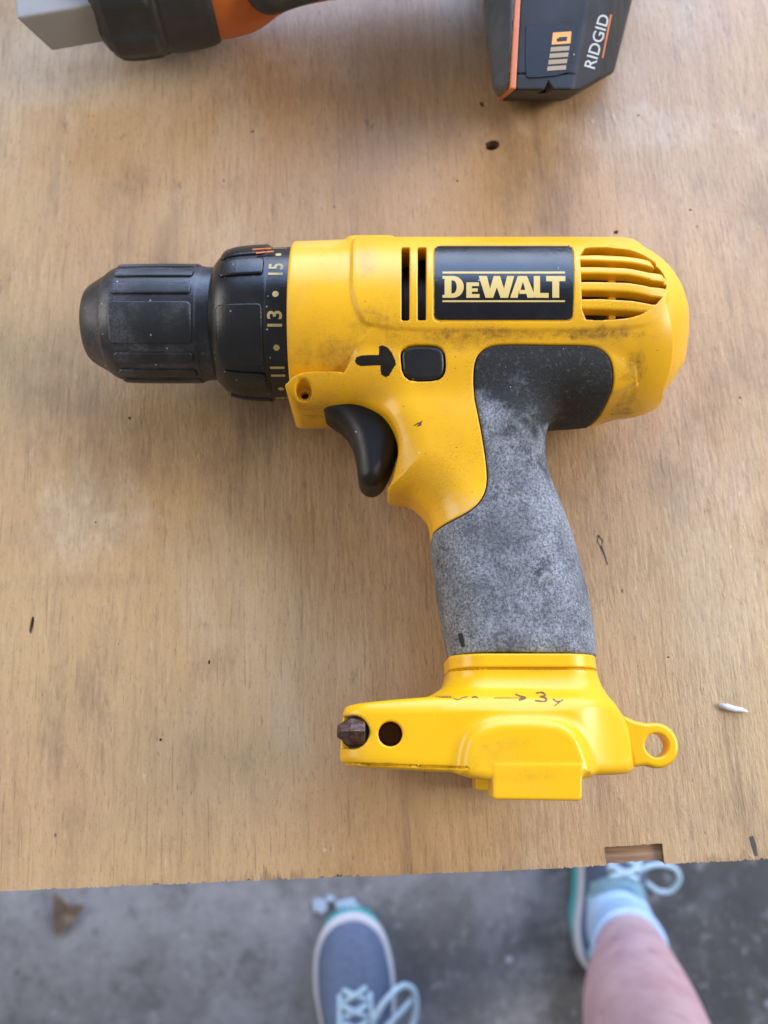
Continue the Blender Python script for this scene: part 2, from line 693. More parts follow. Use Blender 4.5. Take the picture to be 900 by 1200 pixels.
def mat_ply(name="plywood_face"):
    n = NT(name)
    wav = n.mapping((1.0, 0.13, 1.0))
    band = n.noise(20, 4, 0.6, vec=wav, dist=0.9)
    c = n.mix(n.ramp(band, 0.28, 0.74), (0.395, 0.238, 0.115), (0.520, 0.340, 0.182))
    big = n.ramp(n.noise(6, 4, 0.55, seed=1), 0.38, 0.64)
    c = n.mix(n.math('MULTIPLY', big, 0.55), c, (0.500, 0.290, 0.148))
    yel = n.ramp(n.noise(7.5, 3, 0.5, seed=21), 0.42, 0.68, 0, 0.6)
    c = n.mix(yel, c, (0.490, 0.335, 0.160))
    grey = n.ramp(n.noise(9, 4, 0.6, vec=n.mapping((1, .45, 1)), seed=33), 0.50, 0.68, 0, 0.60)
    c = n.mix(grey, c, (0.58, 0.455, 0.325))
    # long soft grain, short fibres, open pores
    grain = n.noise(430, 5, 0.7, vec=n.mapping((1.0, 0.085, 1.0)), dist=0.3)
    where = n.ramp(n.noise(14, 3, seed=41), 0.35, 0.65, 0.10, 0.32)
    c = n.mix(n.math('MULTIPLY', n.ramp(grain, 0.60, 0.32), where), c, (0.175, 0.100, 0.052))
    fib = n.noise(760, 4, 0.7, vec=n.mapping((1, 0.22, 1), rot=(0, 0, 0.06)), seed=5)
    c = n.mix(n.ramp(fib, 0.54, 0.70, 0, 0.48), c, (0.56, 0.41, 0.26))
    c = n.mix(n.ramp(fib, 0.46, 0.30, 0, 0.45), c, (0.185, 0.110, 0.060))
    fine = n.noise(1900, 3, 0.7, vec=n.mapping((1, 0.45, 1)), seed=7)
    c = n.mix(n.ramp(fine, 0.54, 0.70, 0, 0.42), c, (0.16, 0.095, 0.05))
    fleck = n.noise(240, 3, 0.6, vec=n.mapping((1, 0.5, 1), rot=(0, 0, 0.3)), seed=51)
    c = n.mix(n.ramp(fleck, 0.66, 0.73, 0, 0.6), c, (0.60, 0.47, 0.33))
    line = n.noise(820, 3, 0.6, vec=n.mapping((1, 0.045, 1)), dist=0.25, seed=81)
    c = n.mix(n.ramp(line, 0.60, 0.67, 0, 0.42), c, (0.19, 0.108, 0.052))
    pore = n.noise(1500, 2, 0.6, vec=n.mapping((1, 0.16, 1)), seed=83)
    c = n.mix(n.ramp(pore, 0.62, 0.68, 0, 0.50), c, (0.15, 0.085, 0.042))
    # rubbed pale smudges; the two far bands are sky glare painted in
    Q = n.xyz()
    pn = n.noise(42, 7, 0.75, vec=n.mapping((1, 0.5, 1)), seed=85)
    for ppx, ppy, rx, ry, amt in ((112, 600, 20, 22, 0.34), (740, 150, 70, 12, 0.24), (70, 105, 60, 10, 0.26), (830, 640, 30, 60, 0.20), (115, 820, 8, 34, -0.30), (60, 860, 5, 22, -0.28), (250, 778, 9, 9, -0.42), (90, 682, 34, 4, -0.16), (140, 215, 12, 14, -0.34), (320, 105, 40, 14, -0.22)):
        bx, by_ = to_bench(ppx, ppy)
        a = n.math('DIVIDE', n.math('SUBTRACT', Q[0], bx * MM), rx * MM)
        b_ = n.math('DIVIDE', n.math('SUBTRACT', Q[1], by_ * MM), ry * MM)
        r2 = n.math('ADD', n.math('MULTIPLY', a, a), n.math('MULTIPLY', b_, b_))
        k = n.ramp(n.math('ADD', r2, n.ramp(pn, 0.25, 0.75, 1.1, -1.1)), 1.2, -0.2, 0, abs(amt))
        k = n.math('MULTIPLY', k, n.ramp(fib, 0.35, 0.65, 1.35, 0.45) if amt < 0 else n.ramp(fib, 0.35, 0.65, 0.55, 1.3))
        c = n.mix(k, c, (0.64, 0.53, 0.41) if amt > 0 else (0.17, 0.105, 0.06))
    # handled, oily patches and streaks
    grime = n.ramp(n.noise(15, 7, 0.72, vec=n.mapping((1, 0.6, 1)), seed=11), 0.49, 0.68, 0, 0.62)
    c = n.mix(grime, c, (0.195, 0.122, 0.070))
    streak = n.ramp(n.noise(46, 5, 0.65, vec=n.mapping((1, 0.14, 1), rot=(0, 0, -0.12)), seed=13), 0.52, 0.70, 0, 0.55)
    c = n.mix(streak, c, (0.170, 0.105, 0.062))
    stain = n.ramp(n.noise(85, 6, 0.75, vec=n.mapping((1, 0.5, 1)), seed=14), 0.60, 0.70, 0, 0.62)
    c = n.mix(stain, c, (0.115, 0.070, 0.042))
    sp = n.dots(110, 0.07, vec=n.mapping((1, 0.6, 1)), keep=0.10)
    c = n.mix(n.math('MULTIPLY', sp, 0.7), c, (0.07, 0.042, 0.027))
    sp2 = n.dots(300, 0.10, vec=n.mapping((1, 0.5, 1), loc=(.31, .7, 0)), keep=0.08)
    c = n.mix(n.math('MULTIPLY', sp2, 0.6), c, (0.11, 0.065, 0.04))
    # frayed darker fibres along the cut near edge
    Y = n.xyz()[1]
    edge = n.ramp(n.math('ADD', Y, n.ramp(n.noise(300, 4, 0.7, vec=n.mapping((1, 0.08, 1)), seed=61), 0.3, 0.7, -0.0035, 0.0035)), 0.0030, 0.0, 0, 0.65)
    edge = n.math('MULTIPLY', edge, n.ramp(n.noise(18, 4, 0.6, vec=n.mapping((1, 0.05, 1)), seed=63), 0.46, 0.62))
    c = n.mix(edge, c, (0.15, 0.085, 0.042))
    dent = n.dots(75, 0.16, vec=n.mapping((1, .8, 1), loc=(.11, .2, 0)), keep=0.40)
    scr = n.noise(210, 3, 0.6, vec=n.mapping((1, 0.5, 1), rot=(0, 0, 0.4)), seed=71)
    h = n.math('ADD', n.math('MULTIPLY', grain, 0.4), n.math('MULTIPLY', fib, 0.6))
    b = n.bump(dent, -0.55, 0.0006, n.bump(n.ramp(scr, 0.60, 0.78), 0.35, 0.0006, n.bump(h, 0.85, 0.0006)))
    r = n.ramp(n.noise(14, 4, 0.6, seed=19), 0.3, 0.7, 0.34, 0.52)
    return n.out(c, r, b, spec=0.5)


def mat_concrete():
    n = NT("stained_concrete")
    c = n.mix(n.ramp(n.noise(3.2, 5, 0.6), 0.3, 0.7), (0.14, 0.140, 0.155), (0.25, 0.25, 0.272))
    X = n.xyz()
    jit = n.noise(6, 6, 0.65, seed=8)
    side = n.math('ADD', X[0], n.ramp(jit, 0.2, 0.8, -0.24, 0.24))
    right_dark = n.ramp(side, 0.11, 0.31, 0, 0.92)  # the floor turns darker towards the right
    c = n.mix(right_dark, c, (0.036, 0.034, 0.033))
    px_, py_ = W(500, 1120, FLOOR)
    dx = n.math('SUBTRACT', X[0], px_ * MM)
    dy = n.math('MULTIPLY', n.math('SUBTRACT', X[1], py_ * MM), 0.75)
    dd = n.math('SQRT', n.math('ADD', n.math('MULTIPLY', dx, dx), n.math('MULTIPLY', dy, dy)))
    spill = n.ramp(n.math('ADD', dd, n.ramp(n.noise(9, 6, 0.7, seed=18), 0.2, 0.8, -0.06, 0.06)), 0.10, 0.03, 0, 0.7)
    c = n.mix(spill, c, (0.075, 0.070, 0.072))
    blot = n.ramp(n.noise(13, 7, 0.75, seed=4), 0.46, 0.68, 0, 0.78)
    c = n.mix(blot, c, (0.075, 0.072, 0.075))
    pale = n.ramp(n.noise(30, 6, 0.75, seed=5), 0.54, 0.72, 0, 0.55)
    c = n.mix(pale, c, (0.40, 0.40, 0.43))
    grit = n.noise(75, 5, 0.8, seed=6)
    c = n.mix(n.ramp(grit, 0.52, 0.66, 0, 0.5), c, (0.06, 0.058, 0.06))
    c = n.mix(n.ramp(grit, 0.44, 0.34, 0, 0.4), c, (0.36, 0.36, 0.39))
    sp = n.dots(26, 0.20, keep=0.12)
    c = n.mix(n.math('MULTIPLY', sp, 0.6), c, (0.60, 0.61, 0.66))
    sp2 = n.dots(34, 0.2, vec=n.mapping(loc=(3, 1, 0)), keep=0.16)
    c = n.mix(n.math('MULTIPLY', sp2, 0.7), c, (0.05, 0.05, 0.05))
    b = n.bump(n.noise(160, 5, 0.7), 0.5, 0.003)
    return n.out(c, n.ramp(n.noise(12, 3), 0.3, 0.7, 0.55, 0.8), b)


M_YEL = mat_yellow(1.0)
M_YEL2 = mat_yellow(0.35, "yellow_plastic_foot", (0.79, 0.430, 0.004), (0.77, 0.412, 0.004))
M_CHUCK = mat_black("scuffed_black_sleeve", (0.012, 0.012, 0.014), (0.11, 0.112, 0.135), 0.85, (0.34, 0.48), 0.16)
M_CLUTCH = mat_black("black_clutch_plastic", (0.007, 0.007, 0.008), (0.06, 0.063, 0.07), 0.2, (0.24, 0.38), 0.30)
M_BLACK = mat_black("black_plastic", (0.007, 0.007, 0.008), (0.05, 0.052, 0.055), 0.2, (0.30, 0.44), 0.10)
M_TRIG = mat_black("worn_trigger_plastic", (0.005, 0.005, 0.006), (0.03, 0.031, 0.033), 0.2, (0.40, 0.52), 0.05, 0.4)
M_LABEL = mat_black("black_label", (0.005, 0.005, 0.007), (0.06, 0.066, 0.08), 0.2, (0.20, 0.30), 0.12)
M_GRIP = mat_grip()
M_GOLD = mat_plain("label_gold_print", (0.60, 0.43, 0.13), 0.45, 0, 0.12, 0.05)
M_NUM = mat_plain("numeral_print", (0.46, 0.36, 0.14), 0.55, 0, 0.3, 0.05)
M_MARK = mat_plain("marker_ink", (0.016, 0.012, 0.010), 0.8, 0, 0.3, 0.1)
M_MARK.node_tree.nodes["Principled BSDF"].inputs["Specular IOR Level"].default_value = 0.12
M_PEN = mat_plain("faded_marker_ink", (0.13, 0.065, 0.02), 0.5, 0, 0.4, 0.1)
M_ORANGE = mat_plain("orange_plastic", (0.50, 0.125, 0.022), 0.45, 0, 0.12, 0.1)
M_DARK = mat_plain("dark_interior", (0.010, 0.009, 0.008), 0.7)
M_STEEL = mat_plain("dusty_motor_steel", (0.045, 0.042, 0.038), 0.6, 0.3, 0.5, 0.2)
M_SCREW = mat_plain("dull_screw_steel", (0.10, 0.085, 0.07), 0.5, 0.6, 0.3, 0.1)
M_HOLE = mat_plain("brown_hole_lining", (0.060, 0.022, 0.008), 0.6)
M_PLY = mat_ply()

# ------------------------------------------------------------------ floor and bench

fm = make_mesh("floor", [(-6000, -5000, FLOOR), (6000, -5000, FLOOR), (6000, 7000, FLOOR), (-6000, 7000, FLOOR)], [(0, 1, 2, 3)], smooth=False)
fl = link("floor", fm, mat_concrete())
fl["kind"] = "structure"

# plywood sheet, face veneer over core; the near edge runs through photo (0,1045) and (900,1008)
bench = thing("plywood_bench_top", "worn plywood bench top under both tools with ragged near edge and square notch", "workbench", (0, 0, 0))
bench.location = (e0[0] * MM, e0[1] * MM, 0)
bench.rotation_euler = (0, 0, TA)
ORIGIN[bench.name] = np.zeros(3)


def sheet(name, outer, holes, z0, z1, mat, parent):
    bm = bmesh.new()
    es = []
    for loop in [outer] + holes:
        vs = [bm.verts.new((p[0], p[1], z1)) for p in loop]
        for i in range(len(vs)):
            es.append(bm.edges.new((vs[i - 1], vs[i])))
    bmesh.ops.triangle_fill(bm, use_beauty=True, use_dissolve=False, edges=es)
    for f_ in bm.faces:
        f_.normal_update()
        if f_.normal.z < 0:
            f_.normal_flip()
    r = bmesh.ops.extrude_face_region(bm, geom=bm.faces[:])
    # the extruded copy becomes the lower side
    for v in [g for g in r["geom"] if isinstance(g, bmesh.types.BMVert)]:
        v.co.z = z0
    bmesh.ops.recalc_face_normals(bm, faces=bm.faces[:])
    for v in bm.verts:
        v.co *= MM
    me = bpy.data.meshes.new(name)
    bm.to_mesh(me)
    bm.free()
    return link(name, me, mat, parent)


n0, n1 = to_bench(710, 1014), to_bench(779, 1011)
nd = to_bench(744, 992)[1]


def near_edge(rag, notch_depth, inset=0.0, step=0.55):
    xs = np.arange(-420, 720, step)
    raw = rng.standard_normal(len(xs))
    slow = np.convolve(rng.standard_normal(len(xs)), np.ones(25) / 25, 'same') * 2.0
    fib = np.abs(raw) * rag * (0.25 + np.clip(slow + 0.5, 0, 1.6))
    chips = (rng.random(len(xs)) < 0.004) * rng.random(len(xs)) * 1.2 * (rag > 0.05)
    pts = []
    done = False
    for x, d in zip(xs, fib + chips):
        if n0[0] < x < n1[0]:
            if not done:
                done = True
                k = np.linspace(0, 1, 22)
                pts.append((n0[0], inset))
                pts += [(n0[0] + 0.15 * rng.random(), y) for y in np.linspace(inset + 0.6, notch_depth, 6)]
                pts += [(n0[0] + (n1[0] - n0[0]) * t, notch_depth + rng.random() * 0.35 + 0.5 * t) for t in k]
                pts += [(n1[0] - 0.15 * rng.random(), y) for y in np.linspace(notch_depth, inset + 0.6, 6)]
                pts.append((n1[0], inset))
            continue
        pts.append((x, inset + d))
    return pts


def blob(cx, cy, rx, ry, n=14, rot=0.0, jit=0.25):
    out = []
    for k in range(n):
        t = 2 * math.pi * k / n
        r = 1 + jit * (rng.random() - 0.5)
        x, y = rx * r * math.cos(t), ry * r * math.sin(t)
        out.append((cx + x * math.cos(rot) - y * math.sin(rot), cy + x * math.sin(rot) + y * math.cos(rot)))
    return out


far = [(720, 640), (-420, 640)]
holes = []
for px, py, rx, ry, rt in [(577, 170, 3.1, 2.5, 0.1), (37, 733, 0.75, 3.2, -0.12), (152, 490, .55, .6, 0), (722, 272, 1.1, .8, .4),
                           (536, 212, .4, .5, 0), (748, 135, .5, .4, 0), (809, 246, .5, .5, 0), (188, 867, .5, .5, 0), (867, 466, .5, .4, 0),
                           (245, 776, .4, .8, 0), (112, 612, .35, .4, 0), (296, 154, .6, .5, 0),
                           (565, 122, .9, 1.4, .5), (783, 770, .5, .35, 0)]:
    c = to_bench(px, py)
    holes.append(blob(c[0], c[1], rx, ry, 12, rt))
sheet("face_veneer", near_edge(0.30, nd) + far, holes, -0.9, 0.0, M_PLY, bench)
n = NT("plywood_core")
cc = n.mix(n.ramp(n.noise(260, 4, 0.65, vec=n.mapping((0.12, 1, 1))), 0.3, 0.7), (0.05, 0.027, 0.015), (0.20, 0.115, 0.065))
M_CORE = n.out(cc, 0.8, n.bump(n.noise(500, 4, vec=n.mapping((0.15, 1, 1))), 0.8, 0.001))
n = NT("plywood_lower_ply")
cc = n.mix(n.ramp(n.noise(200, 4, 0.65, vec=n.mapping((0.08, 1, 1))), 0.3, 0.7), (0.17, 0.09, 0.05), (0.40, 0.25, 0.15))
M_PLY2 = n.out(cc, 0.8, n.bump(n.noise(500, 4, vec=n.mapping((0.12, 1, 1))), 0.8, 0.001))
sheet("core_ply", near_edge(0.25, nd + 0.5, 0.25, 2.0) + far, holes[:1], -2.2, -0.9, M_CORE, bench)
sheet("lower_ply", near_edge(0.2, 0.5, 0.4, 3.0) + far, holes[:1], -17.0, -2.2, M_PLY2, bench)

M_PENCIL = mat_plain("pencil_lead", (0.060, 0.050, 0.045), 0.6, 0, 0.6, 0.2, 900)
# pencil and pen marks on the face
for poly in ([stroke([(880, 980), (883, 990), (886, 1003)], [4.5, 5.5, 4.0])],
             [stroke([(701, 627), (706, 634), (704, 642), (700, 634), (701, 627)], 1.6), stroke([(704, 640), (708, 650), (712, 662)], [2.6, 2.0, 1.2])]):
    bm = sub_polys([p for p in poly], 50)
    bm.verts.index_update()
    bm.normal_update()
    v = [(*to_bench(q.co.x, q.co.y), 0.06) for q in bm.verts]
    F = [tuple(q.index for q in f_.verts)[::-1] if f_.normal.z > 0 else tuple(q.index for q in f_.verts) for f_ in bm.faces]
    bm.free()
    link("pencil_mark", make_mesh("pencil_mark", v, F, smooth=False), M_PENCIL, bench)

# ------------------------------------------------------------------ the drill
ZC = 32.0
YA, RB = tangent(277.5, 493, ZC)
DRO = (*W(590, 540, 20), 0.0)
drill = thing("cordless_drill", "yellow and black cordless drill with grey worn grip and no battery lying on plywood", "drill", DRO)


def cyl_hit(px, py, R, ya=None):
    """point of the motor cylinder seen at a photo pixel"""
    ya = YA if ya is None else ya
    a, b = (px - 450.0) / FPX, (600.0 - py) / FPX
    dy, dz = b * CT + ST, b * ST - CT
    A = dy * dy + dz * dz
    B = -2 * (dy * ya + dz * (ZC - CAM_H))
    C = ya * ya + (CAM_H - ZC) ** 2 - R * R
    t = (-B - math.sqrt(max(B * B - 4 * A * C, 0))) / (2 * A)
    return (a * t, dy * t)


def CH(pts, R):
    return np.array([cyl_hit(p[0], p[1], R) for p in pts])


XF = XA(343, YA, ZC + 10)
XR = XA(805, YA, ZC + 8) + 0.6

P_POD = Poly(chaikin(np.concatenate([CH([(434, 386), (418, 366), (411, 335), (412, 310)], RB), [(XA(412, YA, 50), YA + 22), (XA(424, YA, 40), YA + 38), (XA(735, YA, 40), YA + 38)],
                                     CH([(757, 288), (774, 306), (788, 332), (786, 350), (772, 372), (745, 386), (600, 387)], RB)]), 2))
P_FLANK = Poly(chaikin(np.concatenate([WP([(404, 437), (431, 380)], 57), WP([(600, 376), (764, 366), (772, 378), (784, 410), (789, 436), (786, 449)], 50),
                                       [(XA(781, YA - 20, ZC), YA - 27), (XA(740, YA - 20, ZC), YA - 38), (XA(420, YA - 20, ZC), YA - 38), (XA(400, YA - 20, ZC), YA - 28)]]), 2))
LXL, LYB = XA(335.5, YA - 25, 43), W(0, 489, ZC)[1]
LYT = W(0, 438, 52)[1]
PX0, PX1 = XA(672, YA - 15, 50), XA(748, YA - 15, 50)
P_PANEL = Poly(chaikin(np.concatenate([[(LXL, LYT - 4), (LXL, LYB + 5), (LXL + 1.4, LYB + 1.4), (LXL + 5, LYB), (LXL + 20, LYB - 0.3), (LXL + 40, LYB - 0.5)],
                                       WP([(560, 504), (690, 498), (722, 488)], 18), WP([(752, 440), (745, 395), (700, 372), (600, 368), (440, 368), (431, 378), (417, 405), (404, 433)], 57),
                                       [(XA(398, YA - 20, 57), LYT), (LXL + 5, LYT)]]), 2))
P_HAND = Poly(spline(np.concatenate([WP([(436, 430), (436, 500), (450, 540), (456, 570), (450, 581), (462, 586), (480, 589), (494, 600)], ZC), WP([(502, 618), (505, 640), (510, 690), (518, 735), (525, 772), (528, 800)], 26), WP([
                         (703, 800), (701, 770), (698.5, 740), (690, 690), (674, 630), (660, 590), (643, 548)], 42), WP([(634, 522)], ZC), WP([(636, 507), (652, 499), (690, 496), (714, 484)], 19), WP([(722, 440), (690, 405)], ZC)]), 3))
P_POCKET = Poly(chaikin(WP([(377, 480), (398, 474), (432, 475), (452, 486), (465, 508), (468, 528), (462, 552), (448, 577), (432, 592), (405, 592), (410, 550), (408, 530), (399, 512), (385, 500), (375, 489)], 46), 2))
P_GRIP = Poly(np.concatenate([spline(WP([(557, 470), (555, 448), (556, 430), (562, 419), (574, 412.5), (600, 411), (640, 411.5), (680, 412), (698, 414.5), (711, 423), (718, 438), (720, 455), (719, 470), (714, 486), (706, 498)], 53), 4, False),
                              WP([(690, 505), (670, 510), (690, 560), (740, 769)], ZC), WP([(720, 769.5), (660, 767.5), (600, 766.5), (560, 766.5), (500, 768.5), (470, 700), (480, 627)], 46),
                              spline(WP([(505, 617), (520, 612), (541, 604), (557, 594), (567, 581), (571, 565), (570, 545), (566, 520), (560, 490)], 51), 3, False)]))


def cyl(x, y, z, R, x0, x1, re):
    rr = np.hypot(y - YA, z - ZC)
    return rext(np.maximum(x0 - x, x - x1), rr - R, re)


RD = math.hypot(YA, CAM_H - ZC)
r_top = lambda py: RD * math.sin(TILT + math.atan((600 - py) / FPX) - math.atan(YA / (CAM_H - ZC)))
RG = r_top(281.5)
HZ0, HZ1 = W(0, 575, 50)[1], W(0, 480, 52)[1]


def f_body(x, y, z):
    """the whole shell of the drill head and handle, before vents and grip are let in"""
    zz = np.abs(z - ZC)
    cut = XF - x
    core = cyl(x, y, z, RB - 1.3, -80.0, XR, 26.0)
    rr = np.hypot(y - YA, z - ZC)
    gear = np.maximum(rr - (RG - 0.3 + 0.6 * sstep(XF, XF + 22, x)), x - XF - 30)
    pod = smax(cyl(x, y, z, RB, -60.0, XR + 0.4, 26.0), P_POD(x, y), 1.0)
    flank = smax(cyl(x, y, z, RB - 0.5, -60.0, XR + 2.5, 24.0), P_FLANK(x, y), 0.8)
    ph = zz - (25.2 - 2.6 * sstep(PX0, PX1, x))
    panel = smax(rext(P_PANEL(x, y), ph, 3.2), rext(LYB + 0.2 - y, ph, 16.0), 0.6)
    hand = rext(P_HAND(x, y), zz - (19.4 + 2.2 * sstep(HZ0, HZ1, y)), 14.0)
    core = smax(core, XF + 10 - x, 1.0)
    gear = smax(gear, cut, 1.3)
    d = smin(np.minimum(core, gear), flank, 0.8)
    d = smin(d, panel, 0.9)
    d = smin(d, hand, 6.0)
    d = smin(d, pod, 0.7)
    return d


def f_bumps(x, y, z):
    """raised lugs on the far side and on the end cap"""
    a = capsule(x, y, z, (XA(415, YA, 40), YA + 27.2, ZC + 6), (XA(455, YA, 40), YA + 27.2, ZC + 6), 5.6)
    b = capsule(x, y, z, (XA(726, YA, 40), YA + 26.6, ZC + 6), (XA(752, YA, 40), YA + 23.5, ZC + 6), 5.6)
    c = capsule(x, y, z, (XR - 3.6, YA + 6, ZC + 6), (XR - 6.2, YA - 13, ZC + 6), 4.2)
    return np.minimum(np.minimum(a, b), c)


def seam(x, y, z, d, w=0.27, depth=0.7):
    return np.maximum(d, -np.maximum(np.abs(z - ZC) - w, -d - depth))


# vents: outlines seen in the photo, carried onto the shell and cut along the mould's draw direction
def SL(pts):
    p = trace(f_body, [q[0] for q in pts], [q[1] for q in pts])
    return p[:, :2]


P_SLOTS = [Poly(SL([(470.5, 290), (480, 290), (480, 333), (480, 375), (470.5, 375), (470.5, 333)]), 0.2, 6),
           Poly(SL([(489.5, 290), (499.5, 290), (499.5, 333), (499.5, 374.5), (489.5, 374.5), (489.5, 333)]), 0.2, 6)]
P_VENT = Poly(chaikin(SL([(679, 291), (681, 330), (682.5, 374), (700, 374.5), (725, 374), (748, 370), (766, 360), (778, 346), (782, 332), (776, 318), (764, 305), (748, 296), (730, 291.5), (705, 289.5)]), 1), 0.2, 8)
SLAT_ROWS = [[(677, 298.5), (700, 298), (730, 299.5), (762, 305)], [(677, 312), (700, 312), (732, 313.2), (760, 318.5), (780, 325)],
             [(678, 329.5), (700, 329.5), (735, 330.5), (763, 335.5), (788, 343)], [(679, 349.8), (705, 349.5), (740, 351.5), (765, 356), (786, 362)]]
SLAT_ROWS_LO = [[(677, 304.5), (700, 305), (730, 306.5), (768, 314)], [(678, 320), (700, 320), (735, 321.5), (764, 328), (788, 336.5)],
                [(679, 340), (700, 340), (735, 341.5), (763, 346.5), (790, 354.5)], [(680, 361.5), (705, 362), (730, 363), (750, 364.5), (774, 367)]]
P_SLATS = [Poly(np.concatenate([SL(a), SL(b)[::-1]]), 0.2, 6) for a, b in zip(SLAT_ROWS, SLAT_ROWS_LO)]
P_STRUT = Poly(SL([(716, 288), (724, 288), (725, 330), (725, 378), (717, 378), (716, 330)]), 0.2, 6)


def rrect(x0, y0, x1, y1, r, n=5, bow=0.0):
    """rounded rectangle in photo pixels, long sides cut fine enough to be bent"""
    out = []
    for cx, cy, a0 in ((x1 - r, y0 + r, -90), (x1 - r, y1 - r, 0), (x0 + r, y1 - r, 90), (x0 + r, y0 + r, 180)):
        for k in range(n + 1):
            a = math.radians(a0 + 90 * k / n)
            out.append((cx + r * math.cos(a), cy + r * math.sin(a)))
    # add points along the straight sides
    res = []
    for i in range(len(out)):
        p, q = out[i - 1], out[i]
        L = math.dist(p, q)
        m = max(1, int(L / 12))
        res += [(p[0] + (q[0] - p[0]) * t / m, p[1] + (q[1] - p[1]) * t / m) for t in range(1, m + 1)]
    cx, cy = (x0 + x1) / 2, (y0 + y1) / 2
    return [(px + bow * max(0.0, (px - cx) / (x1 - x0)) * (1 - ((py - cy) / (y1 - cy)) ** 2), py) for px, py in res]


P_LAB = Poly(SL(rrect(507.8, 287, 671.5, 376.5, 7, bow=3)), 0.2, 6)
SCREW_C = trace(f_body, [355.5], [455.5])[0]
BTN = trace(f_body, [496], [425])[0]
P_BTN = Poly(chaikin(SL([(470, 418), (471, 410), (480, 404.5), (510, 404.5), (520, 410), (522, 424), (521, 438), (512, 445.5), (482, 446), (472, 438)]), 1), 0.2, 6)


def f_cavity(x, y, z):
    return cyl(x, y, z, RB - 5.5, 3.0, XR - 9, 15.0)


def up_only(z):
    return ZC + 2 - z


def f_housing(x, y, z):
    d = smin(f_body(x, y, z), f_bumps(x, y, z), 1.2)
    d = smax(d, -P_POCKET(x, y), 1.6)
    d = np.maximum(d, -f_cavity(x, y, z))
    # recess for the label, vents, button, screw
    fb = d
    lab = np.maximum(np.maximum(P_LAB(x, y), up_only(z)), -np.hypot(y - YA, z - ZC) + RB - 0.55)
    d = smax(d, -lab, 0.35)
    for S in P_SLOTS:
        d = smax(d, -np.maximum(S(x, y), up_only(z)), 0.4)
    d = smax(d, -np.maximum(P_VENT(x, y), up_only(z) + 3), 0.45)
    d = smax(d, -np.maximum(P_BTN(x, y) - 0.25, BTN[2] - 6 - z), 0.4)
    sc = np.hypot(x - SCREW_C[0], y - SCREW_C[1])
    d = smax(d, -np.maximum(np.minimum(np.maximum(sc - 2.55, SCREW_C[2] - 5.5 - z), np.maximum(sc - 1.25, SCREW_C[2] - 9 - z)), -99), 0.6)
    # groove round the pod vents
    d = seam(x, y, z, d)
    g = P_GRIP(x, y)
    d = smax(d, -(g - 0.18), 0.6)
    return d


def f_grip(x, y, z):
    d = smin(f_body(x, y, z), f_bumps(x, y, z), 1.2) - 0.25
    d = smax(d, P_GRIP(x, y) + 0.12, 0.9)
    return d


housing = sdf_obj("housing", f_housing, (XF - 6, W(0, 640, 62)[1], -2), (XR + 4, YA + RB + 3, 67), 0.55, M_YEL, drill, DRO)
grip = sdf_obj("grip", f_grip, (W(498, 640, 20)[0], W(0, 776, 30)[1], 2), (W(730, 480, 20)[0], W(0, 405, 50)[1] + 3, 62), 0.55, M_GRIP, drill, DRO)

GN = stroke([(539, 742), (541, 750), (543, 758)], [5, 5.5, 4])
decal("grip_nick", sub_polys([GN], 5.0), lambda x, y, z: f_body(x, y, z) - 0.25, M_DARK, grip, 0.05, 0.1, DRO)

# louvre slats of the rear vent, each a bar of the shell's own curve
for S in P_SLATS:
    def f_slat(x, y, z, S=S):
        d = f_body(x, y, z)
        sh = smax(d + 0.1, -(d + 5.0), 0.5)
        return smax(smax(sh, S(x, y), 0.8), np.maximum(P_VENT(x, y) - 0.9, up_only(z)), 0.3)
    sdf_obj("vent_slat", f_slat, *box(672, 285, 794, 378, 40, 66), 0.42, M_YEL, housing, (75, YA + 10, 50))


def f_strut(x, y, z):
    d = f_body(x, y, z)
    return smax(smax(smax(d + 4.0, -(d + 7.5), 0.4), P_STRUT(x, y), 0.4), np.maximum(P_VENT(x, y) - 0.6, up_only(z)), 0.3)


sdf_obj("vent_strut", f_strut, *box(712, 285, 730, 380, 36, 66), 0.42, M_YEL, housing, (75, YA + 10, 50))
sdf_obj("motor", lambda x, y, z: rext(np.maximum(5.0 - x, x - 86), np.hypot(y - YA, z - ZC) - 21.0, 2.0), (2, YA - 24, 8), (90, YA + 24, 56), 0.9, M_STEEL, drill, DRO)

# label plate and its lettering
LB = rrect(509.3, 288.6, 670.3, 374.8, 6, bow=3)
f_lab = lambda x, y, z: np.hypot(y - YA, z - ZC) - (RB - 0.35)
label = decal("label_plate", sub_polys([LB], 5.0), f_lab, M_LABEL, drill, 0.10, 0.6, DRO)
me = label.data
me.polygons.foreach_set("use_smooth", np.ones(len(me.polygons), bool))
me.set_sharp_from_angle(angle=math.radians(40))


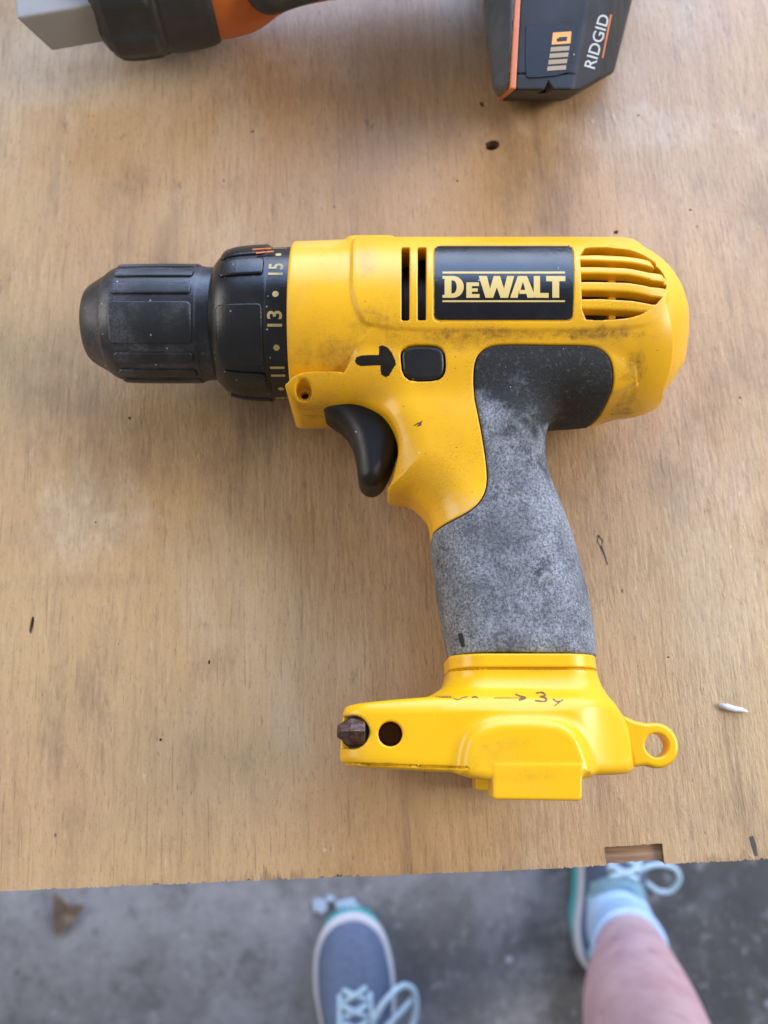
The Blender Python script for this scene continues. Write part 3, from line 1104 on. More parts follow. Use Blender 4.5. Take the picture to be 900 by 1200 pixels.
def letters():
    """D E W A L T as heavy block capitals, second letter a small capital (photo pixels)"""
    out = []

    def add(x0, x1, y0, y1, pts):
        out.append([(x0 + (x1 - x0) * p[0], y1 + (y0 - y1) * p[1]) for p in pts])
    T, B = 323.5, 349.0
    # D : outer and bowl written as one outline with a slit
    arc = lambda cx, cy, rx, ry, a0, a1, n: [(cx + rx * math.cos(math.radians(a0 + (a1 - a0) * i / n)), cy + ry * math.sin(math.radians(a0 + (a1 - a0) * i / n))) for i in range(n + 1)]
    D = [(0, 0), (0, 0.13), (0.10, 0.13), (0.10, 0.87), (0, 0.87), (0, 1), (0.5, 1)] + arc(0.5, 0.5, 0.5, 0.5, 90, -90, 12)[1:-1] + [(0.5, 0), (0.42, 0.0)]
    D += [(0.42, 0.2)] + arc(0.5, 0.5, 0.17, 0.30, -90, 90, 8) + [(0.42, 0.8), (0.42, 0.0)]
    D = D[:-1] + [(0.419, 0.0)]
    add(518.5, 543.5, T, B, D)
    E = [(0, 0), (0, 1), (0.95, 1), (0.95, 0.76), (0.42, 0.76), (0.42, 0.61), (0.86, 0.61), (0.86, 0.40), (0.42, 0.40), (0.42, 0.24), (1, 0.24), (1, 0)]
    add(546.5, 562, 331, B, E)
    Wl = [(0, 1), (0.2, 0), (0.42, 0), (0.53, 0.48), (0.64, 0), (0.86, 0), (1.04, 1), (0.83, 1), (0.74, 0.42), (0.62, 1), (0.44, 1), (0.33, 0.42), (0.24, 1)]
    add(561, 601, T, B, Wl)
    A = [(0, 0), (0.02, 0.1), (0.30, 1), (0.66, 1), (0.98, 0.1), (1, 0), (0.68, 0), (0.64, 0.18), (0.36, 0.18), (0.36, 0.36), (0.60, 0.36), (0.50, 0.74), (0.40, 0.36), (0.359, 0.36), (0.32, 0.18), (0.29, 0)]
    add(598, 627.5, T, B, A)
    L = [(0, 0), (0, 1), (0.42, 1), (0.42, 0.22), (1, 0.22), (1, 0)]
    add(625.5, 643, T, B, L)
    Tt = [(0.32, 0), (0.32, 0.76), (0.0, 0.76), (0, 1), (1, 1), (1, 0.76), (0.68, 0.76), (0.68, 0)]
    add(640.0, 662.5, T, B, Tt)
    return out


f_lab2 = lambda x, y, z: np.hypot(y - YA, z - ZC) - (RB - 0.25)
for P in letters():
    decal("letter", sub_polys([P], 4.0), f_lab2, M_GOLD, label, 0.05, 0.1, DRO)
for y0, y1 in ((318.3, 320.7), (352.0, 354.0)):
    decal("rule_line", sub_polys([[(518.5, y0), (662, y0), (662, y1), (518.5, y1)]], 4.0), f_lab2, M_GOLD, label, 0.05, 0.1, DRO)

# trigger
P_TRIG = Poly(chaikin(WP([(380, 480), (400, 476), (432, 477), (450, 487), (463, 508), (466, 528), (461, 550), (450, 572), (440, 580), (428, 579), (420, 570), (418, 545), (413, 522), (402, 506), (386, 497), (378, 488)], 29), 2))
sdf_obj("trigger", lambda x, y, z: rext(P_TRIG(x, y), np.abs(z - ZC) - 11.5, 5.5), *box(372, 470, 472, 588, 14, 48), 0.5, M_TRIG, drill, DRO)

# forward / reverse button
def f_btn(x, y, z):
    d = f_body(x, y, z)
    top = d - 0.5 - 0.0 * x
    dish = (x - BTN[0]) ** 2 * 0.004 + (y - BTN[1]) ** 2 * 0.006
    top = np.maximum(top, -100)
    return smax(smax(P_BTN(x, y) + 0.15, top + 0.55 - dish, 1.4), BTN[2] - 5.5 - z, 0.3)


sdf_obj("direction_button", f_btn, (BTN[0] - 10, BTN[1] - 9, BTN[2] - 8), (BTN[0] + 10, BTN[1] + 9, BTN[2] + 5), 0.4, M_BLACK, drill, DRO)

ARROW = [(416, 423), (418, 418.5), (424, 416.5), (434, 416), (444, 416), (444.5, 410), (444, 406), (448, 404.5), (454, 407), (459, 413), (463, 422), (464, 427), (460, 433), (456, 440), (452, 442), (447, 439), (446, 434), (446, 428), (434, 428.5), (423, 429), (418, 427)]
decal("marker_arrow", sub_polys([ARROW], 5.0), f_body, M_MARK, housing, 0.06, 0.1, DRO)
decal("pen_scratch", sub_polys([stroke([(485, 499), (490, 496), (495, 493), (489, 500), (494, 498)], 1.2)], 5.0), f_body, M_PEN, housing, 0.05, 0.1, DRO)

# screw at the bottom of its hole
bm = bmesh.new()
bmesh.ops.create_cone(bm, cap_ends=True, segments=20, radius1=1.2, radius2=1.1, depth=1.4)
v = np.array([q.co[:] for q in bm.verts]) + SCREW_C + np.array([0, 0, -8.5])
bm.verts.index_update()
F = [tuple(q.index for q in f_.verts) for f_ in bm.faces]
bm.free()
screw = link("housing_screw", make_mesh("housing_screw", v, F, DRO, False), M_DARK, drill, DRO)
v, F = [], []
for a in range(2):
    pass


# ---- chuck and clutch ring
AX = (0.0, tangent(287, 470, ZC)[0], ZC)
RC, RK = tangent(308, 447, ZC)[1], tangent(287.5, 469.5, ZC)[1]
def lathe(prof, x, y, z):
    """distance to a solid turned about the drill axis; prof is a (x, r) outline"""
    return prof(x, np.hypot(y - AX[1], z - AX[2]))


def pr(pts, n=2):
    P = [(a, b) for a, b in pts]
    full = P + [(a, -b) for a, b in P[::-1]]
    return Poly(chaikin(full, n), 0.2, 8)


xs_ = lambda px: XA(px, AX[1], ZC + 6)
kc, kk = RC / 19.9, RK / 26.2
PR_CHUCK = pr([(xs_(96), 0.5), (xs_(96.5), 6 * kc), (xs_(98), 10.6 * kc), (xs_(102), 13.0 * kc), (xs_(126), 16.9 * kc), (xs_(128), 17.7 * kc), (xs_(139), 19.2 * kc), (xs_(147), 19.5 * kc), (xs_(236), 19.6 * kc), (xs_(238), 19.0 * kc), (xs_(262), 19.0 * kc), (xs_(262), 0.5)], 2)
PR_CL = pr([(xs_(251), 0.5), (xs_(251), 18.0 * kk), (xs_(254), 20.6 * kk), (xs_(264), 23.6 * kk), (xs_(278), 25.1 * kk), (xs_(300), 25.7 * kk), (xs_(316), 25.9 * kk), (xs_(318.5), 25.9 * kk), (xs_(320), 25.6 * kk), (xs_(340), 25.8 * kk), (xs_(350), 25.6 * kk), (xs_(350), 0.5)], 2)


def chuck_bore(x, y, z):
    return np.maximum(np.hypot(y - AX[1], z - AX[2]) - 5.2, x - xs_(130))


def f_chuck(x, y, z):
    d = lathe(PR_CHUCK, x, y, z)
    return smax(d, -chuck_bore(x, y, z), 0.8)


chuck = sdf_obj("chuck", f_chuck, (xs_(90), AX[1] - 23, ZC - 23), (xs_(266), AX[1] + 23, ZC + 23), 0.5, M_CHUCK, drill, AX)
clutch = sdf_obj("clutch_ring", lambda x, y, z: lathe(PR_CL, x, y, z), (xs_(247), AX[1] - 29, ZC - 29), (xs_(355), AX[1] + 29, ZC + 29), 0.5, M_CLUTCH, drill, AX)


def rib_mesh(name, prof, x0, x1, half, proud, rc, mat, h=0.4):
    """one raised pad on the turned surface, centred on the axis' top line"""
    def f(x, y, z):
        a, b = y - AX[1], z - AX[2]
        r = np.hypot(a, b)
        th = np.arctan2(a, b)
        s = th * 20.0
        d2 = rext(np.abs(x - (x0 + x1) / 2) - (x1 - x0) / 2, np.abs(s) - half * 20.0, rc)
        dp = prof(x, r)
        return smax(smax(d2, dp - proud, 0.55), -(dp + 1.0), 0.2)
    ya = 28 * math.sin(half + 0.12)
    v, F = surface_nets(f, (x0 - 1, AX[1] - ya, AX[2] + 8), (x1 + 1, AX[1] + ya, AX[2] + 29), h)
    g = grad(f, v, 0.4 * h)
    nr = g / np.maximum(np.linalg.norm(g, axis=1, keepdims=True), 1e-6)
    me = make_mesh(name, v, F, AX, True, nr)
    me.materials.append(mat)
    return me


def rot_copy(me, name, parent, deg):
    o = link(name, me, None, parent, AX)
    o.rotation_euler = (-math.radians(deg), 0, 0)
    return o


VA = math.degrees(math.atan2(AX[1], CAM_H - ZC))   # the camera sees the axis tilted by this much
def ang(a):
    # photo angle (0 = facing the camera, + = toward the photo's top) to an angle about the axis
    return a - VA


cw = rib_mesh("sleeve_rib", PR_CHUCK, xs_(140), xs_(234), math.radians(20), 0.55, 1.6, M_CHUCK)
cn = rib_mesh("sleeve_rib", PR_CHUCK, xs_(142), xs_(233), math.radians(6.2), 0.75, 1.6, M_CHUCK)
for k in range(4):
    rot_copy(cw, "sleeve_rib", chuck, ang(2 + 90 * k))
    rot_copy(cn, "sleeve_rib", chuck, ang(35.5 + 90 * k))
    rot_copy(cn, "sleeve_rib", chuck, ang(57 + 90 * k))
kw = rib_mesh("clutch_pad", PR_CL, xs_(264), xs_(316.5), math.radians(22.5), 0.75, 1.4, M_CLUTCH)
kn = rib_mesh("clutch_pad", PR_CL, xs_(266), xs_(316.5), math.radians(8), 0.95, 1.4, M_CLUTCH)
for k in range(4):
    rot_copy(kw, "clutch_pad", clutch, ang(-8 + 90 * k))
    rot_copy(kn, "clutch_pad", clutch, ang(45 + 90 * k))

RN = 25.75 * kk
f_ring = lambda x, y, z: np.hypot(y - AX[1], z - AX[2]) - RN


def wrapped_text(name, text, deg, size, x, mat, parent, f, out=0.06, squash=1.0):
    """numbers printed round the ring, reading along its circumference"""
    bm = font_polys(text, size, 0.02 * size)
    cut_bm(bm, size / 3)
    bm.verts.index_update()
    R = RN
    v = []
    for q in bm.verts:
        # text x runs up the photo around the ring; text y points to the chuck
        th = math.radians(ang(deg)) + q.co.x * squash / R
        v.append((x - q.co.y, AX[1] + (R + out) * math.sin(th), AX[2] + (R + out) * math.cos(th)))
    F = [tuple(q.index for q in f_.verts) for f_ in bm.faces]
    bm.free()
    v = np.array(v)
    if len(F):
        a, b, c = v[F[0][0]], v[F[0][1]], v[F[0][2]]
        nn = np.cross(b - a, c - a)
        if np.dot(nn, a - np.array(AX)) < 0:
            F = [q[::-1] for q in F]
    return link(name, make_mesh(name, v, F, AX, False), mat, parent, AX)


XN = xs_(331)
for t, a in (("17", 78), ("15", 41.5), ("13", 3), ("11", -36), ("9", -74)):
    wrapped_text("numeral", t, a, 6.6, XN, M_NUM, clutch, f_ring)
def ring_dot(a):
    c = np.array([(1.05 * math.cos(t), 1.05 * math.sin(t)) for t in np.linspace(0, 2 * math.pi, 13)[:-1]])
    v = []
    for q in c:
        th = math.radians(ang(a)) + q[0] / RN
        v.append((XN + q[1], AX[1] + (RN + 0.06) * math.sin(th), AX[2] + (RN + 0.06) * math.cos(th)))
    link("index_dot", make_mesh("index_dot", v, [tuple(range(12))], AX, False), M_NUM, clutch, AX)
for a in (60, 21.5, -16.5, -55):
    ring_dot(a)


# worn orange dashes near the ring's top and moulded letters on the sleeve collar
f_cl = lambda x, y, z: lathe(PR_CL, x, y, z)
for q in ([(296, 292.5), (308, 291.5), (318, 291)], [(300, 296.5), (310, 295.5), (321, 294.5)]):
    decal("worn_mark", sub_polys([stroke(q, 1.5)], 5.0), lambda x, y, z: f_cl(x, y, z) - 0.95, M_ORANGE, clutch, 0.05, 0.1, AX)

# ---- battery foot
ZB = 50.0
P_FOOT = Poly(np.concatenate([WP([(526.5, 768.5), (560, 766.5), (660, 767.5), (701, 770)], 44), WP([(705, 780), (707, 792), (712, 808), (722, 826), (735, 842), (746, 852), (752, 878), (757, 900), (755, 907)], ZB),
                              WP([(700, 908), (600, 908), (520, 904), (440, 900), (402, 897), (396, 893), (395, 884)], ZB), WP([(397, 850), (402, 834), (411, 827), (440, 823), (480, 819.5), (505, 815), (520, 805), (528, 790), (529, 780)], ZB)]), 0.25)
yb = lambda py, z=ZB: W(0, py, z)[1]
wx = lambda px, z, py=865: W(px, py, z)[0]
P_PLAN = Poly(chaikin([(wx(392, ZB), -15), (wx(391, ZB), 15), (wx(402, 58), 23.0), (wx(432, 60), 26.6), (wx(540, 60), 28.2), (wx(600, 60), 28.8), (wx(664, 60), 28.4), (wx(704, 58), 25), (wx(742, ZB), 16), (wx(770, ZB), 0),
                       (wx(742, ZB), -16), (wx(704, 58), -25), (wx(664, 60), -28.4), (wx(600, 60), -28.8), (wx(432, 60), -26.6), (wx(402, 58), -23)], 4), 0.2)
P_NECK = Poly(chaikin(np.concatenate([WP([(526, 735), (560, 725), (660, 725), (700, 735)], 46), WP([(703, 770), (705, 780), (707.5, 792), (713, 808), (723, 826), (735, 842), (744, 862), (744, 880), (500, 880), (500, 830)], ZB), WP([(512, 812), (521, 804.5), (527, 794), (528.5, 780), (527, 768)], ZB)]), 1), 0.25)
P_FOOT = Poly(spline(WP([(402, 832), (411, 826.5), (440, 823), (480, 819.5), (520, 817), (600, 817), (690, 822), (722, 834), (742, 850), (750, 870), (756, 896), (752, 907), (700, 908), (600, 907), (520, 904), (440, 900), (404, 897), (396, 892), (395, 882), (397, 850)], ZB), 3), 0.25)
P_BULGE = Poly(chaikin(WP([(543, 915), (545, 884), (552, 862), (572, 849), (600, 846), (645, 847), (664, 851), (679, 865), (688, 888), (696, 915)], 62), 2), 0.25)
P_TAB = Poly(WP([(576.5, 895), (576.5, 934), (579, 936.5), (678, 938), (680, 935), (681, 895)], 60), 0.25)
P_STEP = Poly(WP([(548, 895), (548, 911.5), (690, 911), (690, 895)], 50), 0.25)
H1 = W(457.5, 860, 60)
NT_X, NT_Y = W(414, 858, 56)


def f_foot(x, y, z):
    zz = np.abs(z - ZC)
    yt = yb(833, 60)
    y0 = yb(786, 52)
    t = np.clip((y0 - y) / (y0 - yt), 0, 1)
    hs = 20.4 + 8.2 * t * t
    ring = 0.5 * sstep(yb(783, 50) - 0.4, yb(783, 50) + 0.4, y)
    neck = smax(rext(P_NECK(x, y), zz - hs - ring, 11.0), y - yb(767.5, 48), 0.6)
    block = smax(P_FOOT(x, y), np.maximum(zz - 28.8, (zz - 28.8 + 0.75 * (y - yt)) * 0.8), 2.2)
    d = smax(smin(neck, block, 4.0), P_PLAN(x, z - ZC), 3.5)
    bul = smax(P_BULGE(x, y), zz - 30.3, 2.4)
    d = smin(d, bul, 4.0)
    tab = smax(P_TAB(x, y), np.maximum(zz - 30.6, 18 - zz), 0.9)
    d = smin(d, tab, 0.6)
    step = smax(P_STEP(x, y), zz - 22.0, 0.6)
    d = np.minimum(d, step)
    # groove under the neck ring
    gv = np.abs(y - yb(784, 50)) - 0.28
    d = np.maximum(d, -np.maximum(gv, -(d + 0.55)))
    # bottom parting line
    gl = np.abs(y - yb(894, 56) - 0.035 * (wx(400, 56) - x)) - 0.25
    d = np.maximum(d, -np.maximum(np.maximum(gl, -(d + 0.5)), x - wx(548, 60)))
    # pivot hole and the cradle for a bit
    d = smax(d, -np.maximum(np.hypot(x - H1[0], y - H1[1]) - 3.45, ZC + 12 - z), 0.55)
    cr = np.hypot(x - NT_X, y - NT_Y) - 4.6
    slot = np.maximum(np.abs(y - NT_Y) - 4.5, x - NT_X)
    d = smax(d, -np.maximum(np.minimum(cr, slot), ZC + 8 - z), 0.7)
    # shallow step in front of the cradle
    slope = (z - ZC - 27.6) - 0.42 * (x - wx(437, 60))
    stp = np.maximum(np.maximum(x - wx(437, 60), -slope), np.maximum(yb(884, 58) - y, y - yb(840, 58)))
    d = smax(d, -stp, 0.9)
    return d


foot = sdf_obj("battery_foot", f_foot, *box(385, 760, 770, 945, -1, 66), 0.5, M_YEL2, drill, DRO)
sdf_obj("hole_lining", lambda x, y, z: rext(np.hypot(x - H1[0], y - H1[1]) - 3.42, np.abs(z - (ZC + 15)) - 3.5, 0.3), (H1[0] - 5, H1[1] - 5, ZC + 9), (H1[0] + 5, H1[1] + 5, ZC + 21), 0.5, M_HOLE, foot, DRO)

def f_sock_liner(x, y, z):
    r = np.hypot(x - NT_X, y - NT_Y)
    wall = np.maximum(np.maximum(r - 4.57, 4.0 - r), np.maximum(NT_X - 1.5 - x, ZC + 8 - z))
    return np.maximum(np.minimum(wall, np.maximum(r - 4.55, np.abs(z - ZC - 8.5) - 0.8)), z - ZC - 24.0)


sdf_obj("bit_socket", f_sock_liner, (NT_X - 6, NT_Y - 6, ZC + 6), (NT_X + 6, NT_Y + 6, ZC + 26), 0.3, M_DARK, foot, DRO)
LP = W(768.5, 873.5, 43)
P_LOOP = Poly(np.array([(LP[0] + 6.4 * math.cos(t), LP[1] + 6.9 * math.sin(t)) for t in np.linspace(0, 2 * math.pi, 41)[:-1]]), 0.2)
P_ARM = Poly(WP([(728, 838), (744, 845), (774, 851), (788, 868), (778, 895), (740, 899)], 43), 0.2)


def f_loop(x, y, z):
    d2 = smin(np.hypot(x - LP[0], y - LP[1]) - 6.6, np.maximum(P_ARM(x, y), x - LP[0]), 0.6)
    d = rext(d2, np.abs(z - 41) - 3.4, 1.3)
    return smax(d, -(np.hypot(x - LP[0], y - LP[1]) - 3.5), 0.8)


sdf_obj("lanyard_loop", f_loop, *box(725, 832, 800, 905, 35, 47), 0.4, M_YEL2, drill, DRO)


def pen(name, strokes, f, mat, parent):
    bm = sub_polys(strokes, 4.0)
    decal(name, bm, f, mat, parent, 0.05, 0.08, DRO)


sm = lambda pts: spline(pts, 5, False)
pen("pen_mark", [stroke(sm([(511, 816.5), (520, 817), (529, 817)]), np.linspace(1.2, 2.4, 11))], f_foot, M_PEN, foot)
pen("pen_mark", [stroke(sm([(531, 818), (537, 820), (542, 817.5), (548, 816.5)]), 1.2)], f_foot, M_PEN, foot)
pen("pen_mark", [stroke(sm([(553, 817.5), (557, 816.6), (560, 818)]), 1.6)], f_foot, M_PEN, foot)
pen("pen_mark", [stroke(sm([(579, 818), (598, 818), (614, 818)]), 0.9)], f_foot, M_PEN, foot)
pen("pen_mark", [stroke(sm([(604, 813.5), (610, 816), (616, 818), (608, 820.5)]), 2.0)], f_foot, M_PEN, foot)
pen("pen_mark", [stroke(sm([(628, 812.5), (635, 811.5), (639, 815), (633, 816.5), (640, 818.5), (638, 822), (627, 821)]), 2.0)], f_foot, M_PEN, foot)
pen("pen_mark", [stroke(sm([(648, 819), (652, 822), (656, 822)]), 1.8)], f_foot, M_PEN, foot)
pen("pen_mark", [stroke(sm([(660, 820), (656, 822.5), (650, 827)]), 1.4)], f_foot, M_PEN, foot)

# rusty screwdriver bit in the cradle
n = NT("rusty_bit_steel")
cc = n.mix(n.ramp(n.noise(500, 4, 0.7), 0.4, 0.6), (0.14, 0.10, 0.10), (0.10, 0.042, 0.016))
M_RUST = n.out(cc, 0.5, n.bump(n.noise(1500, 3), 0.5, 0.0004), metal=0.55)
bz = 55.0
BITX0, BITX1 = wx(428, bz), wx(395, bz)
by = W(0, 857, bz)[1]


def f_bit(x, y, z):
    a, b = y - by, z - bz
    hexd = np.maximum(np.maximum(np.abs(b), np.abs(b * 0.5 + a * 0.866)), np.abs(b * 0.5 - a * 0.866)) - 3.3
    d = smax(hexd, np.maximum(x - BITX0, wx(411, bz) - x), 0.5)
    # four-winged tip
    r = np.abs(a) * 0.9 + np.abs(b) * 0.75
    tip = np.maximum(r - (1.5 + np.clip((x - BITX1) * 0.62, 0, 2.4)), np.maximum(BITX1 - x, x - BITX0))
    return smin(d, tip * 0.8, 0.25)


bit = sdf_obj("screwdriver_bit", f_bit, (BITX1 - 1, by - 5, bz - 5), (BITX0 + 1, by + 5, bz + 5), 0.3, M_RUST, None, (BITX0, by, bz))
tag(bit, "rusty short screwdriver bit clipped in the front corner of the yellow drill foot", "screwdriver bit")

# ------------------------------------------------------------------ second tool at the far edge
M_TGREY = mat_black("dark_grey_plastic", (0.012, 0.0115, 0.011), (0.035, 0.033, 0.031), 0.30, (0.55, 0.68), 0.02, 0.28)
M_PANEL = mat_black("matt_black_panel", (0.007, 0.007, 0.007), (0.02, 0.019, 0.018), 0.3, (0.36, 0.42), 0.02, 0.2)
M_TRUB = mat_black("black_rubber", (0.020, 0.021, 0.023), (0.07, 0.073, 0.08), 0.4, (0.48, 0.62), 0.02)
M_TMET = mat_plain("grey_nose_paint", (0.29, 0.285, 0.28), 0.42, 0.0, 0.08, 0.08)
M_SOCKET = mat_black("dusty_grey_plastic", (0.040, 0.043, 0.047), (0.13, 0.135, 0.145), 0.5, (0.45, 0.58), 0.03)
M_WHITE = mat_plain("white_print", (0.42, 0.42, 0.41), 0.5, 0, 0.1, 0.05)
M_LED = mat_plain("gauge_bar_window", (0.30, 0.20, 0.085), 0.4, 0, 0.1, 0.05)
M_GAUGE = mat_plain("orange_print", (0.78, 0.29, 0.03), 0.45, 0, 0.1, 0.05)

TO = (*W(330, -20, 0), 0.0)
tool = thing("cordless_power_tool", "orange and black cordless tool with grey nose cut off by top of photo", "power tool", TO)
na, nb = W(60, 58, 27), W(135, 45, 27)
TD = math.atan2(nb[1] - na[1], nb[0] - na[0])
tc, ts = math.cos(TD), math.sin(TD)
TY = tangent(62, -190, 33)[0]
T0 = (XA(190, TY, 30), TY, 33.0)
TR = 28.6
TY = (CAM_H - 33) * math.tan(TILT + math.atan((600 - 62) / FPX))
TY += TR / math.cos(math.atan(TY / (CAM_H - 33)))
T0 = (XA(196, TY, 33), TY, 33.0)


def tl(x, y):
    """coordinates along / across the tool's axis"""
    u = (x - T0[0]) * tc + (y - T0[1]) * ts
    v = -(x - T0[0]) * ts + (y - T0[1]) * tc
    return u, v


NU, NV = tl(*na)


def f_nose(x, y, z):
    u, v = tl(x, y)
    d = smax(np.maximum(NV - v, v - NV - 38), np.abs(z - 35.0) - 9.0, 1.0)
    return smax(d, np.maximum(NU - 0.38 * (z - 26) - u, u - 0.0), 1.0)


sdf_obj("nose", f_nose, *box(5, -60, 190, 66, 24, 46), 0.8, M_TMET, tool, TO)
PC = Poly(chaikin([(-31, 0), (-31, 20), (-27, 27.0), (-20, 28.6), (-7, 28.8), (-5.5, 27.9), (-3.8, 28.9), (12, 28.6), (16, 26.6), (16, -26.6), (12, -28.6), (-3.8, -28.9), (-5.5, -27.9), (-7, -28.8), (-20, -28.6), (-27, -27), (-31, -20)], 1), 0.3)


def f_collar(x, y, z):
    u, v = tl(x, y)
    r = np.hypot(v, z - T0[2])
    th = np.arctan2(v, z - T0[2])
    lob = 0.7 * np.clip(np.cos(th * 8 + 1.6) * 2.2, -1, 1) * sstep(-8, -10, u)
    return PC(u, r - lob)


sdf_obj("collar", f_collar, (T0[0] - 42, T0[1] - 40, 2), (T0[0] + 28, T0[1] + 42, 64), 0.8, M_TRUB, tool, TO)
PO = Poly(chaikin([(10, 0), (10, 26.2), (22, 26.6), (32, 25), (41, 20.5), (52, 19), (112, 19), (122, 14), (124, 0), (122, -14), (112, -19), (52, -19), (41, -20.5), (32, -25), (22, -26.6), (10, -26.2)], 2), 0.3)


def f_orange(x, y, z):
    u, v = tl(x, y)
    return PO(u, np.hypot(v, (z - T0[2]) * 0.98))


sdf_obj("tool_body", f_orange, (T0[0] - 6, T0[1] - 40, 4), (T0[0] + 130, T0[1] + 60, 64), 0.9, M_ORANGE, tool, TO)


TA0, TA1, TA2 = (*W(315, -14, 40), 40.0), (*W(470, -62, 36), 36.0), (*W(650, -70, 30), 30.0)


def f_trim(x, y, z):
    # dark moulding along the near side of the body and the arm that carries the battery
    a = capsule(x, y, z, TA0, TA1, 9.0)
    b = capsule(x, y, z, TA1, TA2, 17.0)
    return smin(a, b, 8)


sdf_obj("tool_handle", f_trim, (TA0[0] - 14, TA0[1] - 16, 8), (TA2[0] + 20, TA2[1] + 30, 58), 0.9, M_TRUB, tool, TO)

# battery pack, a faceted block with its bevelled faces
Z_T = 54.0


def plane_through(p1, p2, inside):
    """half-space (outside positive) vertical plane"""
    p1, p2, c = np.array(p1), np.array(p2), np.array(inside)
    e = p2 - p1
    nn = np.array([-e[1], e[0]])
    nn /= np.linalg.norm(nn)
    if np.dot(c - p1, nn) > 0:
        nn = -nn
    return lambda x, y: (x - p1[0]) * nn[0] + (y - p1[1]) * nn[1]


def plane3(a, b, c, inside):
    a, b, c, q = map(lambda t: np.array(t, float), (a, b, c, inside))
    nn = np.cross(b - a, c - a)
    nn /= np.linalg.norm(nn)
    if np.dot(q - a, nn) > 0:
        nn = -nn
    return lambda x, y, z: (x - a[0]) * nn[0] + (y - a[1]) * nn[1] + (z - a[2]) * nn[2]


p3 = lambda px, py, z: (*W(px, py, z), z)
INB = p3(640, 20, 30)
pl_top = lambda x, y, z: z - Z_T
pl_bot = lambda x, y, z: 4.0 - z
# near end faces
pe1 = plane3(p3(612, 106, Z_T), p3(676, 106, Z_T - 1), p3(640, 115, 20), INB)
pe2 = plane3(p3(676, 108, Z_T - 2), p3(718, 84, 44), p3(700, 96, 10), INB)
pf1 = plane3(p3(690, 0, Z_T), p3(672, 102, Z_T), p3(697, 98, 46), INB)      # facet with the maker's name
pf2 = plane3(p3(718, 0, 45), p3(704, 92, 45), p3(718, 84, 30), INB)         # outer bevel
pf3 = plane3(p3(740, 0, 26), p3(719, 84, 26), p3(738, 10, 10), INB)
pl_l = plane3(p3(609, 0, Z_T), p3(603.5, 105, Z_T), p3(609, 0, 10), INB)
pl_l0 = plane_through(W(609, 0, Z_T), W(603.5, 105, Z_T), W(640, 20, Z_T))
pl_l = lambda x, y, z: pl_l0(x, y) + 0 * z


TYM = TA2[1] + 18


def f_batt(x, y, z):
    d = pl_top(x, y, z)
    for q in (pl_bot, pe1, pe2, pf1, pf2, pf3, pl_l):
        d = smax(d, q(x, y, z), 1.0)
    d = smax(d, y - TYM, 2.0)
    nx = W(643, 106, Z_T)[0]
    q1 = pe1(x, y, z)
    d = smax(d, -np.maximum((np.abs(x - nx) - 0.55 * (q1 + 3.0)) * 0.8, Z_T - 12 - z), 0.3)
    d = np.maximum(d, -np.maximum(np.maximum(np.abs(q1 + 5.5) - 0.22, -(d + 0.5)), x - W(676, 104, Z_T)[0]))
    # moulded parting line below the panel
    return d


batt = sdf_obj("battery_pack", f_batt, (W(590, 60, 50)[0], W(0, 125, 50)[1] - 5, 2), (W(760, 0, 10)[0], TYM + 2, 56), 0.6, M_TGREY, tool, TO)
pls = plane3(p3(577, 104, 40), p3(562, -40, 40), p3(580, 90, 8), p3(590, 20, 30))
pe0 = plane3(p3(577, 104, 46), p3(606, 108, 46), p3(590, 110, 8), p3(590, 20, 30))
pt0 = plane3(p3(598, 0, Z_T), p3(598, 100, Z_T), p3(568, 10, 38), p3(590, 20, 20))


def f_socket(x, y, z):
    d = smax(pls(x, y, z), pe1(x, y, z) + 0.8, 2.0)
    d = smax(d, pt0(x, y, z), 2.0)
    d = smax(d, smax(z - Z_T - 0.4, 3 - z, 1.0), 1.2)
    return smax(smax(d, pb0(x, y), 0.3), y - TYM, 1)


pb0 = plane_through(W(603, 0, Z_T), W(597, 105, Z_T), W(570, 20, Z_T))
pb1 = plane_through(W(603, 0, Z_T), W(597, 105, Z_T), W(640, 20, Z_T))
pb2 = plane_through(W(610, 0, Z_T), W(604.5, 105, Z_T), W(570, 20, Z_T))
sdf_obj("battery_socket", f_socket, (W(552, 0, 40)[0], W(0, 125, 50)[1] - 5, 2), (W(615, 0, 20)[0] + 4, TYM + 1, 58), 0.6, M_SOCKET, tool, TO)


def f_band(x, y, z):
    d = smax(np.maximum(pb1(x, y), pb2(x, y)), np.maximum(pe1(x, y, z) + 0.4, y - TYM), 0.5)
    return smax(d, np.maximum(z - Z_T - 0.7, 5 - z), 0.6)


sdf_obj("orange_band", f_band, (W(585, 60, 50)[0], W(0, 125, 50)[1] - 5, 3), (W(620, 0, 20)[0] + 2, TYM + 1, 57), 0.45, M_ORANGE, tool, TO)


def flat_on(f, name, polys, mat, parent, out=0.12, step=40):
    bm = sub_polys([np.array(p) for p in polys], step)
    return decal(name, bm, f, mat, parent, out, 0.2, TO)


panel = flat_on(f_batt, "gauge_panel", [chaikin([(616, 31), (619, 28), (674, 29), (676, 32), (666, 84), (662, 88), (620, 92), (616, 89)], 1)], M_PANEL, batt, 0.28)
f_b2 = lambda x, y, z: f_batt(x, y, z) - 0.28
flat_on(f_b2, "gauge_badge", [[(648, 38.5), (669.5, 37), (668.5, 51), (646.5, 52.5)]], M_GAUGE, batt, 0.10)
f_b3 = lambda x, y, z: f_batt(x, y, z) - 0.38
flat_on(f_b3, "badge_symbol", [[(652, 46), (656, 43.5), (665, 43), (664, 48), (653, 49)]], M_DARK, batt, 0.05)
for i, yy in enumerate((55.5, 63.0, 70.5, 78.0)):
    sx = -1.3 * i
    flat_on(f_b2, "gauge_bar", [[(645.5 + sx, yy), (667.5 + sx, yy - 1.5), (667 + sx, yy + 3.6), (645 + sx, yy + 5.2)]], M_LED, batt, 0.08)
